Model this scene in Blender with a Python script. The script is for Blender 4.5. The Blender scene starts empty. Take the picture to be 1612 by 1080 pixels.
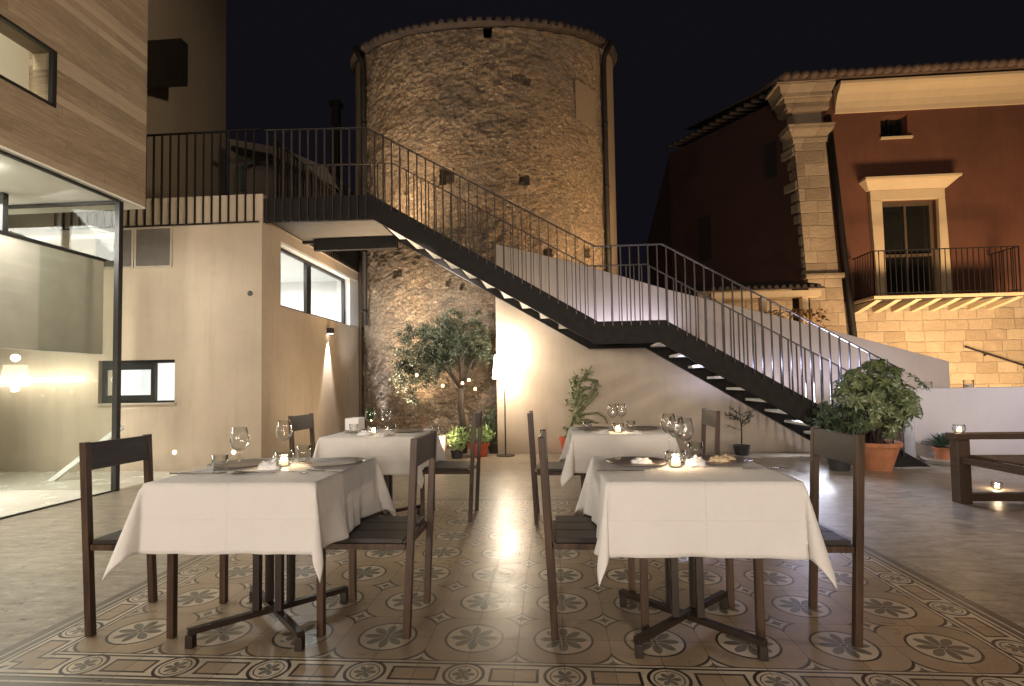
import bpy, math, random
import numpy as np
from mathutils import Vector, noise
random.seed(7)
rad = math.radians
S = bpy.context.scene
COL = S.collection

# ------------------------------------------------------------------ camera
FPX, CH = 834.65, 1.147
YAW, PIT, ROL, SHY = rad(4.319), rad(2.35), rad(-0.924), 29.16
_f = np.array([-math.sin(YAW)*math.cos(PIT), math.cos(YAW)*math.cos(PIT), math.sin(PIT)])
_r0 = np.array([math.cos(YAW), math.sin(YAW), 0.0]); _u0 = np.cross(_r0, _f)
_r = math.cos(ROL)*_r0 + math.sin(ROL)*_u0
_u = -math.sin(ROL)*_r0 + math.cos(ROL)*_u0
cd = bpy.data.cameras.new('camera'); cam = bpy.data.objects.new('camera', cd); COL.objects.link(cam)
from mathutils import Matrix
M = Matrix(((_r[0], _u[0], -_f[0], 0), (_r[1], _u[1], -_f[1], 0), (_r[2], _u[2], -_f[2], CH), (0, 0, 0, 1)))
cam.matrix_world = M
cd.sensor_width = 36.0; cd.sensor_fit = 'HORIZONTAL'
cd.lens = 36.0*FPX/1612.0; cd.shift_y = SHY/1612.0
cd.clip_end = 2000; cd.clip_start = 0.05
S.camera = cam

def ray(x, y): return _f + _r*(x-806)/FPX + _u*(540+SHY-y)/FPX
def at_z(x, y, z=0.0):
    v = ray(x, y); k = (z-CH)/v[2]; return Vector((v[0]*k, v[1]*k, z))
def at_y(x, y, Y):
    v = ray(x, y); k = Y/v[1]; return Vector((v[0]*k, Y, CH+v[2]*k))

# ------------------------------------------------------------------ world: night sky
w = bpy.data.worlds.new("World"); S.world = w; w.use_nodes = True
nt = w.node_tree; nt.nodes.clear()
wo = nt.nodes.new('ShaderNodeOutputWorld'); wb = nt.nodes.new('ShaderNodeBackground')
tc = nt.nodes.new('ShaderNodeTexCoord'); sx = nt.nodes.new('ShaderNodeSeparateXYZ'); cr = nt.nodes.new('ShaderNodeValToRGB')
nt.links.new(tc.outputs['Generated'], sx.inputs[0]); nt.links.new(sx.outputs['Z'], cr.inputs[0])
cr.color_ramp.elements[0].color = (0.0052, 0.0046, 0.0078, 1); cr.color_ramp.elements[0].position = 0.0
cr.color_ramp.elements[1].color = (0.0052, 0.0048, 0.0066, 1); cr.color_ramp.elements[1].position = 0.6
nt.links.new(cr.outputs[0], wb.inputs[0]); wb.inputs[1].default_value = 1.0
nt.links.new(wb.outputs[0], wo.inputs[0])

# ------------------------------------------------------------------ lamps of the place and added fill lights
def lamp(name, kind, loc, energy, color, aim=None, size=0.1, size_y=None, spot=60, blend=0.5, rot=None):
    l = bpy.data.lights.new(name, kind); l.energy = energy; l.color = color
    if kind == 'AREA':
        l.size = size
        if size_y: l.shape = 'RECTANGLE'; l.size_y = size_y
    else:
        l.shadow_soft_size = size
    if kind == 'SPOT': l.spot_size = rad(spot); l.spot_blend = blend
    o = bpy.data.objects.new(name, l); COL.objects.link(o); o.location = loc
    if aim is not None:
        o.rotation_euler = (Vector(aim)-Vector(loc)).to_track_quat('-Z', 'Y').to_euler()
    return o
WARM = (1.0, 0.80, 0.58); NEUT = (1.0, 0.90, 0.78); AMB = (1.0, 0.56, 0.22); COOL = (0.64, 0.66, 1.0)
# lit restaurant front behind the camera
lamp('restaurant_lamp', 'AREA', (-3.0, -7.5, 1.9), 570, (1.0, 0.87, 0.76), aim=(-1.6, 4.0, 1.6), size=2.4, size_y=1.4)
lamp('restaurant_lamp', 'AREA', (2.6, -7.5, 1.9), 400, (1.0, 0.86, 0.74), aim=(0.5, 4.0, 1.8), size=2.4, size_y=1.4)
lamp('terrace_fill', 'SPOT', (5.6, -1.6, 3.4), 3900, (1.0, 0.80, 0.58), aim=(-4.9, 3.6, 5.8), size=0.25, spot=46, blend=0.8)  # added fill to brighten the concrete wall; no known lamp there
lamp('terrace_fill', 'SPOT', (6.8, 1.6, 3.6), 470, (1.0, 0.78, 0.56), aim=(4.0, 4.6, 0.0), size=0.2, spot=110, blend=0.9)  # added fill for the floor on the right, from a made-up unseen lamp
# glazed lobby on the left
lamp('lobby_lamp', 'AREA', (-6.9, 3.6, 3.2), 560, (1.0, 0.955, 0.90), aim=(-6.9, 3.6, 0), size=2.4, size_y=3.4)
lamp('lobby_lamp', 'AREA', (-5.6, 5.0, 3.2), 25, (1.0, 0.955, 0.90), aim=(-5.3, 6.0, 0), size=0.6, size_y=1.0)
lamp('upper_room_lamp', 'AREA', (-5.8, 3.6, 6.3), 160, (1.0, 0.90, 0.70), aim=(-5.8, 3.9, 3.5), size=1.0)
# annex rooms
lamp('kitchen_lamp', 'AREA', (-5.3, 8.8, 3.3), 260, (0.95, 0.97, 1.0), aim=(-5.3, 8.8, 0), size=1.8, size_y=2.4)
lamp('kitchen_lamp', 'AREA', (-5.85, 7.9, 1.2), 40, (1.0, 0.97, 0.92), aim=(-5.85, 9.0, 1.2), size=0.9)
# spotlights on the tower and the house, with added fills
lamp('tower_flood_or_fill', 'SPOT', (-2.9, 8.72, 0.12), 1500, (1.0, 0.77, 0.53), aim=(-1.7, 9.5, 6.6), size=0.12, spot=84, blend=0.9)
lamp('tower_flood_or_fill', 'SPOT', (2.3, 8.98, 2.4), 1000, (1.0, 0.66, 0.34), aim=(-0.4, 9.9, 5.6), size=0.15, spot=120, blend=0.9)
lamp('tower_flood_or_fill', 'SPOT', (-1.9, 6.4, 2.9), 820, (1.0, 0.92, 0.82), aim=(-2.0, 10.0, 1.7), size=0.12, spot=64, blend=1.0)  # added neutral fill to brighten the lower tower, without a fixture
lamp('tower_flood_or_fill', 'SPOT', (-3.1, 8.55, 3.62), 420, (1.0, 0.74, 0.48), aim=(-1.6, 9.9, 6.6), size=0.1, spot=100, blend=1.0)  # added fill that lifts the upper tower from the left
lamp('annex_side_fill', 'SPOT', (-1.3, 7.7, 0.15), 190, (1.0, 0.78, 0.54), aim=(-4.0, 8.9, 1.9), size=0.1, spot=84, blend=1.0)  # added warm spot that brightens the annex side wall
lamp('tower_base_light', 'SPOT', (-3.25, 9.62, 0.12), 260, (0.95, 0.97, 1.0), aim=(-3.50, 10.05, 1.9), size=0.03, spot=44, blend=1.0)
lamp('house_floodlight', 'AREA', (8.9, 11.5, 0.25), 85, (1.0, 0.70, 0.42), aim=(8.9, 13.0, 3.0), size=5.5, size_y=0.12)
lamp('house_floodlight', 'AREA', (8.6, 9.2, 0.4), 620, (1.0, 0.69, 0.41), aim=(8.4, 13.0, 6.0), size=3.0, size_y=0.8)
lamp('floor_wash', 'SPOT', (3.35, 6.98, 2.6), 380, (0.72, 0.76, 1.0), aim=(2.75, 5.55, 0.0), size=0.05, spot=56, blend=1.0)
lamp('stair_led', 'AREA', (3.95, 8.38, 0.82), 42, (0.80, 0.84, 1.0), aim=(3.4, 6.0, 0.5), size=0.55, size_y=0.5)
lamp('low_wall_fill', 'SPOT', (7.4, 4.6, 2.6), 330, (0.76, 0.78, 1.0), aim=(5.7, 7.7, 0.5), size=0.1, spot=60, blend=0.9)  # added cool fill for the low wall, hung without a pole
# LED strips of the staircase
lamp('stair_led', 'AREA', (1.1, 8.42, 1.93), 12, COOL, aim=(1.1, 8.62, 2.9), size=1.7, size_y=0.03)
lamp('stair_led', 'AREA', (2.9, 7.9, 1.35), 24, COOL, aim=(2.9, 7.3, 1.6), size=2.2, size_y=0.05)
lamp('stair_led', 'AREA', (3.6, 8.25, 1.0), 10, COOL, aim=(3.6, 8.65, 1.6), size=3.0, size_y=0.05)

S.view_settings.view_transform = 'Standard'; S.view_settings.look = 'None'
S.view_settings.exposure = 0.0; S.view_settings.gamma = 1.0
S.cycles.max_bounces = 8; S.cycles.transparent_max_bounces = 24; S.cycles.sample_clamp_indirect = 4.0
S.cycles.caustics_reflective = False; S.cycles.caustics_refractive = False

# ------------------------------------------------------------------ node expression helper
class NX:
    def __init__(s, m): s.t = m.node_tree; s.n = 0
    def node(s, k, **kw):
        n = s.t.nodes.new(k)
        for a, b in kw.items(): setattr(n, a, b)
        return n
    def set(s, inp, v):
        if isinstance(v, V): s.t.links.new(v.s, inp)
        elif isinstance(v, bpy.types.NodeSocket): s.t.links.new(v, inp)
        else:
            if isinstance(v, (tuple, list)) and len(v) == 3 and inp.type == 'RGBA': v = (*v, 1)
            inp.default_value = v
    def math(s, op, a, b=None, c=None):
        n = s.node('ShaderNodeMath', operation=op)
        for i, v in enumerate((a, b, c)):
            if v is not None: s.set(n.inputs[i], v)
        return V(s, n.outputs[0])
    def mix(s, f, a, b, bt='MIX'):
        n = s.node('ShaderNodeMix', data_type='RGBA', blend_type=bt)
        s.set(n.inputs[0], f); s.set(n.inputs[6], a); s.set(n.inputs[7], b)
        return V(s, n.outputs[2])
    def co(s):
        n = s.node('ShaderNodeTexCoord'); return V(s, n.outputs['Object'])
    def xyz(s, v):
        n = s.node('ShaderNodeSeparateXYZ'); s.set(n.inputs[0], v); return [V(s, n.outputs[i]) for i in range(3)]
    def vec(s, x, y, z):
        n = s.node('ShaderNodeCombineXYZ')
        for i, v in enumerate((x, y, z)): s.set(n.inputs[i], v)
        return V(s, n.outputs[0])
    def noise(s, v, scale, detail=4, rough=0.55, out=0):
        n = s.node('ShaderNodeTexNoise'); s.set(n.inputs['Vector'], v); n.inputs['Scale'].default_value = scale
        n.inputs['Detail'].default_value = detail; n.inputs['Roughness'].default_value = rough
        return V(s, n.outputs[out])
    def scale(s, v, x, y, z):
        n = s.node('ShaderNodeMapping'); s.set(n.inputs[0], v); n.inputs['Scale'].default_value = (x, y, z)
        return V(s, n.outputs[0])
    def voro(s, v, scale, feat='F1', out='Distance', rnd=1.0):
        n = s.node('ShaderNodeTexVoronoi', feature=feat); s.set(n.inputs['Vector'], v)
        n.inputs['Scale'].default_value = scale; n.inputs['Randomness'].default_value = rnd
        return V(s, n.outputs[out])
    def ramp(s, v, *st):
        n = s.node('ShaderNodeValToRGB'); s.set(n.inputs[0], v); e = n.color_ramp.elements
        while len(e) < len(st): e.new(0.5)
        for k, (p, c) in enumerate(st):
            e[k].position = p; e[k].color = (*c, 1) if isinstance(c, tuple) else (c, c, c, 1)
        return V(s, n.outputs[0])
    def white(s, v):
        n = s.node('ShaderNodeTexWhiteNoise', noise_dimensions='3D'); s.set(n.inputs['Vector'], v); return V(s, n.outputs['Value'])
    def bump(s, h, strength=0.4, dist=0.02):
        n = s.node('ShaderNodeBump'); s.set(n.inputs['Height'], h); n.inputs['Strength'].default_value = strength
        n.inputs['Distance'].default_value = dist; return V(s, n.outputs[0])
class V:
    def __init__(s, n, sk): s.n = n; s.s = sk
    def __add__(a, b): return a.n.math('ADD', a, b)
    __radd__ = __add__
    def __sub__(a, b): return a.n.math('SUBTRACT', a, b)
    def __rsub__(a, b): return a.n.math('SUBTRACT', b, a)
    def __mul__(a, b): return a.n.math('MULTIPLY', a, b)
    __rmul__ = __mul__
    def __truediv__(a, b): return a.n.math('DIVIDE', a, b)
    def lt(a, b): return a.n.math('LESS_THAN', a, b)
    def gt(a, b): return a.n.math('GREATER_THAN', a, b)
    def abs(a): return a.n.math('ABSOLUTE', a)
    def floor(a): return a.n.math('FLOOR', a)
    def pow(a, b): return a.n.math('POWER', a, b)
    def max(a, b): return a.n.math('MAXIMUM', a, b)
    def min(a, b): return a.n.math('MINIMUM', a, b)
    def sqrt(a): return a.n.math('SQRT', a)
    def cos(a): return a.n.math('COSINE', a)

def newmat(name):
    m = bpy.data.materials.new(name); m.use_nodes = True
    x = NX(m); b = m.node_tree.nodes['Principled BSDF']; return m, x, b
def pbr(name, col, rough=0.6, metal=0.0, var=0.15, vscale=6.0, bump=0.0, bscale=60.0, stretch=(1, 1, 1), sheen=0, spec=None, bdist=0.01):
    m, x, b = newmat(name)
    v = x.scale(x.co(), *stretch)
    n = x.noise(v, vscale, 5)
    dark = tuple(c*(1-var) for c in col); lite = tuple(min(1, c*(1+var)) for c in col)
    x.set(b.inputs['Base Color'], x.ramp(n, (0.3, dark), (0.7, lite)))
    x.set(b.inputs['Roughness'], x.noise(v, vscale*2.3, 3)*0.2 + (rough-0.1))
    b.inputs['Metallic'].default_value = metal
    if spec is not None: b.inputs['Specular IOR Level'].default_value = spec
    if sheen: b.inputs['Sheen Weight'].default_value = sheen
    if bump: x.set(b.inputs['Normal'], x.bump(x.noise(v, bscale, 4), bump, bdist))
    return m
def emit(name, col, st):
    m, x, b = newmat(name)
    b.inputs['Base Color'].default_value = (*col, 1)
    b.inputs['Emission Color'].default_value = (*col, 1); b.inputs['Emission Strength'].default_value = st
    return m
def thin_glass(name, tint=(1, 1, 1), boost=1.0, rough=0.02, base=0.0):
    m, x, b = newmat(name); m.node_tree.nodes.remove(b)
    out = [n for n in m.node_tree.nodes if n.type == 'OUTPUT_MATERIAL'][0]
    t = x.node('ShaderNodeBsdfTransparent'); t.inputs[0].default_value = (*tint, 1)
    g = x.node('ShaderNodeBsdfGlossy'); g.inputs['Roughness'].default_value = rough
    fr = x.node('ShaderNodeLayerWeight'); fr.inputs[0].default_value = 0.5
    f = (V(x, fr.outputs['Facing']).pow(4.0)*0.85*boost + 0.014*boost + base).min(1.0)
    mx = x.node('ShaderNodeMixShader'); x.set(mx.inputs[0], f)
    x.t.links.new(t.outputs[0], mx.inputs[1]); x.t.links.new(g.outputs[0], mx.inputs[2]); x.t.links.new(mx.outputs[0], out.inputs[0])
    return m

# ------------------------------------------------------------------ materials
MT = {}
def m_floor():
    m, x, b = newmat('floor_tiles')
    P = x.co(); X, Y, Z = x.xyz(P)
    X0, Y0 = -1.973, 2.425
    TAN, CRE, DRK, GRN = (0.41, 0.30, 0.19), (0.62, 0.52, 0.385), (0.026, 0.018, 0.016), (0.150, 0.135, 0.100)
    ax = (X-X0)/0.4; ay = (Y-Y0)/0.4
    fx = ax-(ax+0.5).floor(); fy = ay-(ay+0.5).floor()
    r = (fx*fx+fy*fy).sqrt()*0.4
    th = x.math('ARCTAN2', fy, fx)
    lob = (th*4.0).cos().abs()
    disc = r.lt(0.123); ring = r.lt(0.134)
    pet = (r.lt(lob*0.058+0.046))*(lob.gt(0.16))*(r.gt(0.014))
    ctr = r.lt(0.010)
    gx = (ax-ax.floor()-0.5).abs(); gy = (ay-ay.floor()-0.5).abs()
    q = (gx.pow(0.66)+gy.pow(0.66)).pow(1/0.66)*0.4
    dia = q.lt(0.098); diai = q.lt(0.072); diac = q.lt(0.036)
    c = x.mix(ring, TAN, DRK); c = x.mix(disc, c, CRE); c = x.mix(pet, c, GRN); c = x.mix(ctr, c, DRK)
    c = x.mix(dia, c, DRK); c = x.mix(diai, c, CRE); c = x.mix(diac, c, GRN)
    dx = (X*-1.0-2.173).max(X-1.827); dy = (Y*-1.0+2.225).max(Y-5.025)
    d = dx.max(dy)
    side = dx.gt(dy)
    t = x.math('MULTIPLY_ADD', side, (Y-Y0)-(X-X0), X-X0)/0.4
    u = (t-(t+0.5).floor())*0.4; v = d-0.1
    rm = (u*u+v*v).sqrt(); tm = x.math('ARCTAN2', v, u)
    lob2 = (tm*3.0).cos().abs()
    wv = (u.abs()*-1.0+0.2)
    box = wv.lt(0.098)*v.abs().lt(0.050); boxi = wv.lt(0.086)*v.abs().lt(0.038)
    bc = x.mix(v.abs().gt(0.070)*v.abs().lt(0.082), CRE, DRK)
    bc = x.mix(v.abs().gt(0.094), bc, DRK)
    bc = x.mix(box, bc, DRK); bc = x.mix(boxi, bc, TAN)
    bc = x.mix(rm.lt(0.085), bc, DRK); bc = x.mix(rm.lt(0.072), bc, CRE)
    bc = x.mix(rm.lt(0.060), bc, DRK); bc = x.mix(rm.lt(0.055), bc, CRE); bc = x.mix(rm.lt(lob2*0.03+0.016)*lob2.gt(0.3), bc, GRN)
    c = x.mix(d.gt(0.0), c, bc)
    c = x.mix(d.gt(0.2), c, (0.13, 0.115, 0.095))
    c = x.mix(d.gt(0.225), c, CRE); c = x.mix(d.gt(0.236), c, (0.12, 0.105, 0.085))
    # plain slabs around
    sxn = X/0.9; syn = Y/0.45
    row = syn.floor(); sx2 = sxn + row*0.37
    jx = (sx2-sx2.floor()-0.5).abs(); jy = (syn-syn.floor()-0.5).abs()
    joint = (jx.gt(0.4972)).max(jy.gt(0.4945))
    rnd = x.white(x.vec(sx2.floor(), row, 0.0))
    big = x.noise(P, 1.1, 5, 0.6); med = x.noise(x.scale(P, 1, 2.5, 1), 5, 6, 0.65)
    sl = x.mix(big*0.6+med*0.4, (0.25, 0.205, 0.150), (0.45, 0.38, 0.29))
    sl = x.mix(rnd*0.22, sl, (0.19, 0.150, 0.110))
    vein = x.noise(x.scale(P, 1, 2.6, 1), 6, 10, 0.80)
    sl = x.mix(x.ramp(vein, (0.50, 0.0), (0.64, 0.8)), sl, (0.12, 0.088, 0.060)); sl = x.mix(x.ramp(vein, (0.34, 0.7), (0.47, 0.0)), sl, (0.62, 0.55, 0.44))
    sl = x.mix(joint*0.38, sl, (0.09, 0.07, 0.05))
    c = x.mix(d.gt(0.285), c, sl)
    # joints of the small tiles and wear
    tx = (X-X0)/0.2; ty = (Y-Y0)/0.2
    hx = (tx-tx.floor()-0.5).abs(); hy = (ty-ty.floor()-0.5).abs()
    tj = (hx.gt(0.4925)).max(hy.gt(0.493))*d.lt(0.285)
    trn = x.white(x.vec(tx.floor(), ty.floor(), 1.0))
    c = x.mix(tj*0.78, c, (0.09, 0.065, 0.045))
    c = x.mix(0.55, c, x.ramp(x.noise(P, 3.3, 8, 0.68), (0.32, 0.60), (0.68, 1.08)), 'MULTIPLY')
    c = x.mix(trn*0.34*d.lt(0.285), c, (0.15, 0.115, 0.08))
    c = x.mix(x.ramp(x.noise(P, 38, 6, 0.75), (0.55, 0.0), (0.80, 0.30)), c, (0.34, 0.27, 0.19))
    x.set(b.inputs['Base Color'], c)
    rg = x.noise(P, 2.1, 6, 0.65)*0.24 + x.noise(x.scale(P, 1, 2, 1), 16, 6, 0.7)*0.20 + 0.10
    rg = rg + tj*0.25 + joint*d.gt(0.285)*0.25
    x.set(b.inputs['Roughness'], rg)
    h = x.noise(P, 30, 5)*0.4 + x.noise(P, 5, 3)*1.6 - tj*0.7 - joint*d.gt(0.285)*0.7 + trn*0.4
    x.set(b.inputs['Normal'], x.bump(h, 0.16, 0.006))
    b.inputs['Specular IOR Level'].default_value = 0.65
    return m
def m_boards():
    m, x, b = newmat('board_marked_concrete')
    P = x.co(); X, Y, Z = x.xyz(P)
    row = (Z/0.085).floor(); off = x.white(x.vec(row, 3.0, 1.0))*2.7
    seg = (Y/2.3+off).floor(); a = x.white(x.vec(row, seg, 7.0)); a2 = x.white(x.vec(row*0.0, seg*0.0+row, 2.0))
    st = x.noise(x.scale(P, 1, 0.7, 26), 6, 6, 0.7)
    gr = x.noise(x.scale(P, 1, 2.2, 110), 4, 5, 0.7)
    big = x.noise(P, 0.9, 4)
    c = x.mix(a, (0.180, 0.130, 0.084), (0.32, 0.248, 0.165))
    c = x.mix(x.ramp(st, (0.36, 0.0), (0.60, 0.85)), c, (0.15, 0.104, 0.066))
    c = x.mix(x.ramp(x.noise(x.scale(P, 1, 1.3, 30), 3, 7, 0.8), (0.52, 0.0), (0.66, 0.7)), c, (0.46, 0.37, 0.255))
    c = x.mix(x.ramp(gr, (0.45, 0.0), (0.75, 0.5)), c, (0.11, 0.075, 0.05))
    c = x.mix(x.ramp(a2, (0.80, 0.0), (0.86, 0.45)), c, (0.40, 0.33, 0.24))
    c = x.mix(x.ramp(big, (0.3, 0.25), (0.7, 0.0)), c, (0.16, 0.13, 0.10))
    fz = Z/0.085-row; edge = (fz-0.5).abs().gt(0.475); fy = Y/2.3+off-seg; e2 = (fy-0.5).abs().gt(0.4975)
    j = edge.max(e2)
    c = x.mix(j*0.25, c, (0.09, 0.06, 0.04))
    x.set(b.inputs['Base Color'], c); b.inputs['Roughness'].default_value = 0.85
    x.set(b.inputs['Normal'], x.bump(a*1.2+st*0.5+gr*0.4-j*1.0, 0.55, 0.006)); return m
def m_rubble():
    m, x, b = newmat('rubble_masonry')
    P = x.co(); X, Y, Z = x.xyz(P)
    dn = x.noise(P, 3.0, 4, 0.6, out=1)
    n = x.node('ShaderNodeVectorMath', operation='MULTIPLY_ADD'); x.set(n.inputs[0], dn); n.inputs[1].default_value = (.20, .20, .16); x.set(n.inputs[2], P)
    Pd = x.scale(V(x, n.outputs[0]), 1, 1, 1.9)
    e1 = x.voro(Pd, 6.5, 'DISTANCE_TO_EDGE'); c1 = x.xyz(x.voro(Pd, 6.5, 'F1', 'Color'))
    e2 = x.voro(Pd, 15.0, 'DISTANCE_TO_EDGE'); c2 = x.xyz(x.voro(Pd, 15.0, 'F1', 'Color'))
    sel = x.ramp(x.noise(P, 1.6, 4) + (Z*0.035-0.08), (0.46, 0.0), (0.56, 1.0))
    r = [x.math('MULTIPLY_ADD', sel, q-p, p) for p, q in zip(c1, c2)]
    e = x.math('MULTIPLY_ADD', sel, e2*1.5-e1, e1)
    fine = x.noise(P, 42, 8, 0.8); mid = x.noise(P, 11, 8, 0.75); big = x.noise(P, 0.7, 5, 0.6)
    st = x.mix(r[0], (0.20, 0.140, 0.090), (0.44, 0.335, 0.215))
    st = x.mix(r[1].gt(0.84)*0.6, st, (0.34, 0.175, 0.105)); st = x.mix(r[2].gt(0.84)*0.8, st, (0.11, 0.092, 0.078)); st = x.mix(r[2].lt(0.10)*0.7, st, (0.56, 0.46, 0.33))
    mo = x.mix(mid, (0.20, 0.145, 0.095), (0.46, 0.35, 0.225))
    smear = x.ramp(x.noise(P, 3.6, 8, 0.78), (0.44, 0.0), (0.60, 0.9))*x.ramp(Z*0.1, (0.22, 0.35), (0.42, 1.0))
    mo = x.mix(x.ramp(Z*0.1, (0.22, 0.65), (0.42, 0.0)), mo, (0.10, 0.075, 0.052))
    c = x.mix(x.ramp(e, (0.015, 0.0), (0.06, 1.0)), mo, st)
    c = x.mix(smear*0.8, c, mo)
    c = x.mix(x.ramp(fine, (0.42, 0.85), (0.55, 0.0)), c, (0.085, 0.058, 0.036))
    c = x.mix(x.ramp(fine, (0.56, 0.0), (0.74, 0.55)), c, (0.58, 0.47, 0.33))
    c = x.mix(x.ramp(mid, (0.56, 0.0), (0.66, 0.85)), c, (0.075, 0.052, 0.036))
    c = x.mix(x.ramp(big, (0.44, 0.0), (0.62, 0.6)), c, (0.13, 0.105, 0.085))
    x.set(b.inputs['Base Color'], c); b.inputs['Roughness'].default_value = 0.95; b.inputs['Specular IOR Level'].default_value = 0.2
    h = x.ramp(e, (0.0, 0.0), (0.10, 0.6))*(smear*-0.8+1.0) + fine*0.55 + mid*1.2
    x.set(b.inputs['Normal'], x.bump(h, 0.85, 0.035)); return m
def m_ashlar(name, A, B, bw=0.46, bh=0.25, mort=0.012, JM=0.32):
    m, x, b = newmat(name)
    P = x.co(); X, Y, Z = x.xyz(P)
    Pn = x.noise(P, 3, 3)*0.07
    zz = (Z+Pn)/bh; row = zz.floor(); rr = x.white(x.vec(row, 0.0, 5.0))
    xx = (X+Y+Pn)/bw*(rr*0.35+0.82)+rr*7.0
    a = x.white(x.vec(xx.floor(), row, 2.0)); a2 = x.white(x.vec(xx.floor(), row, 9.0))
    ex = (xx-xx.floor()-0.5).abs()*-1.0+0.5; ez = (zz-row-0.5).abs()*-1.0+0.5
    e = (ex*bw).min(ez*bh)
    nz = x.noise(P, 16, 7, 0.72)
    c = x.mix(a, A, B); c = x.mix(nz*0.6, c, tuple(0.6*v for v in A))
    c = x.mix(x.ramp(x.noise(P, 2.0, 6, .7), (0.5, 0.0), (0.75, 0.5)), c, tuple(min(1, 1.15*v) for v in B))
    jm = x.ramp(e + nz*0.012, (0.010, 1.0), (0.022, 0.0))
    c = x.mix(jm*JM, c, tuple(0.55*v for v in A))
    x.set(b.inputs['Base Color'], c); b.inputs['Roughness'].default_value = 0.9
    x.set(b.inputs['Normal'], x.bump(nz*1.6 - jm*0.5 + a2*0.5, 0.9, 0.022)); return m
def m_plaster(name, col, var=0.12, streak=0.2, dark=None):
    m, x, b = newmat(name); P = x.co()
    n1 = x.noise(P, 0.9, 6, 0.65); n2 = x.noise(x.scale(P, 3, 3, 0.35), 2.5, 5, 0.6); n3 = x.noise(P, 45, 4, 0.6)
    lo = tuple(c*(1-var) for c in col); hi = tuple(min(1, c*(1+var)) for c in col)
    c = x.mix(x.ramp(n1, (0.3, 0.0), (0.7, 1.0)), lo, hi)
    c = x.mix(x.ramp(n2, (0.5, 0.0), (0.8, streak)), c, dark or tuple(0.5*v for v in col))
    c = x.mix(n3*0.15, c, lo)
    X_, Y_, Z_ = x.xyz(P)
    n4 = x.noise(P, 3.5, 7, 0.7)
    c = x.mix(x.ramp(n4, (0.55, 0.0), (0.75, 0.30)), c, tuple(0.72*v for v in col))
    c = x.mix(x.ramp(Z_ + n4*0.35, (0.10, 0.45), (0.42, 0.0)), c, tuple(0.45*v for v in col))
    x.set(b.inputs['Base Color'], c); b.inputs['Roughness'].default_value = 0.88
    x.set(b.inputs['Normal'], x.bump(n3*0.6+n1, 0.22, 0.012)); return m
def m_wood(name, A, B, rough=0.5, axis='X'):
    m, x, b = newmat(name); P = x.co()
    sc = {'X': (1.5, 26, 26), 'Y': (26, 1.5, 26), 'Z': (26, 26, 1.5)}[axis]
    n = x.noise(x.scale(P, *sc), 2.2, 7, 0.65); n2 = x.noise(P, 3.0, 3)
    c = x.mix(x.ramp(n, (0.3, 0.0), (0.7, 1.0)), A, B); c = x.mix(n2*0.4, c, tuple(v*0.7 for v in A))
    x.set(b.inputs['Base Color'], c); x.set(b.inputs['Roughness'], n*0.25+(rough-0.12))
    b.inputs['Specular IOR Level'].default_value = 0.28
    x.set(b.inputs['Normal'], x.bump(n, 0.3, 0.003)); return m
def m_leaf(name, A, B, rough=0.45, trans=True):
    m, x, b = newmat(name); P = x.co()
    n = x.white(x.vec(*[(k*23.0).floor() for k in x.xyz(P)])); n2 = x.noise(P, 4, 3)
    x.set(b.inputs['Base Color'], x.mix(n*0.6+n2*0.4, A, B)); b.inputs['Roughness'].default_value = rough
    return m
def m_cloth():
    m, x, b = newmat('white_linen'); P = x.co()
    X, Y, Z = x.xyz(P)
    wv = ((X*1500.0).cos()+(Y*1500.0).cos()+(Z*1500.0).cos())*0.12
    x.set(b.inputs['Base Color'], x.mix(x.noise(P, 5, 4), (0.70, 0.655, 0.60), (0.77, 0.725, 0.67)))
    b.inputs['Roughness'].default_value = 0.85; b.inputs['Sheen Weight'].default_value = 0.25
    cre = x.ramp(X.abs(), (0.0, 1.0), (0.007, 0.0)).max(x.ramp(Y.abs(), (0.0, 1.0), (0.007, 0.0))).max(x.ramp((Z-0.60).abs(), (0.0, 0.7), (0.006, 0.0)))
    wr = (x.noise(P, 7, 3, 0.5, )-0.5).abs()
    x.set(b.inputs['Normal'], x.bump(x.noise(P, 9, 5, 0.6)*1.2+x.noise(P, 3.2, 2)*2.4+wr*-1.6+x.noise(P, 300, 2)*0.35+cre*0.35, 0.60, 0.012)); return m
MT['floor'] = m_floor(); MT['boards'] = m_boards(); MT['rubble'] = m_rubble(); MT['cloth'] = m_cloth()
MT['ashlar'] = m_ashlar('ashlar_stone', (0.29, 0.215, 0.130), (0.44, 0.345, 0.225))
MT['pilaster'] = m_ashlar('pilaster_stone', (0.25, 0.18, 0.11), (0.40, 0.305, 0.195), bw=0.6, bh=0.30, JM=0.25)
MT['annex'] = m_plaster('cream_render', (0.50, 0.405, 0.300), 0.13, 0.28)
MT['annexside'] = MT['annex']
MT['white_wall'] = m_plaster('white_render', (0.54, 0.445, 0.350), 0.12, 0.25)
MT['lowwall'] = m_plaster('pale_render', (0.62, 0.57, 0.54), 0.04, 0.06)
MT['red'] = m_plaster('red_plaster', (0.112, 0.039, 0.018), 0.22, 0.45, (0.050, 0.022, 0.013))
MT['redside'] = m_plaster('shaded_red_plaster', (0.050, 0.019, 0.012), 0.30, 0.5, (0.02, 0.011, 0.009))  # red plaster darkened: the side wall's shade is put into the colour
MT['cream_trim'] = m_plaster('cream_trim', (0.52, 0.39, 0.23), 0.08, 0.15)
MT['beige'] = m_plaster('beige_render', (0.34, 0.27, 0.19), 0.08, 0.15)
MT['dim'] = m_plaster('old_plaster', (0.20, 0.17, 0.14), 0.2, 0.3)
MT['towerplaster'] = m_plaster('tower_plaster', (0.175, 0.128, 0.082), 0.15, 0.3)
MT['steel'] = pbr('dark_steel', (0.016, 0.013, 0.011), 0.6, 0.2, 0.3, 9, 0.05, spec=0.25)
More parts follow.
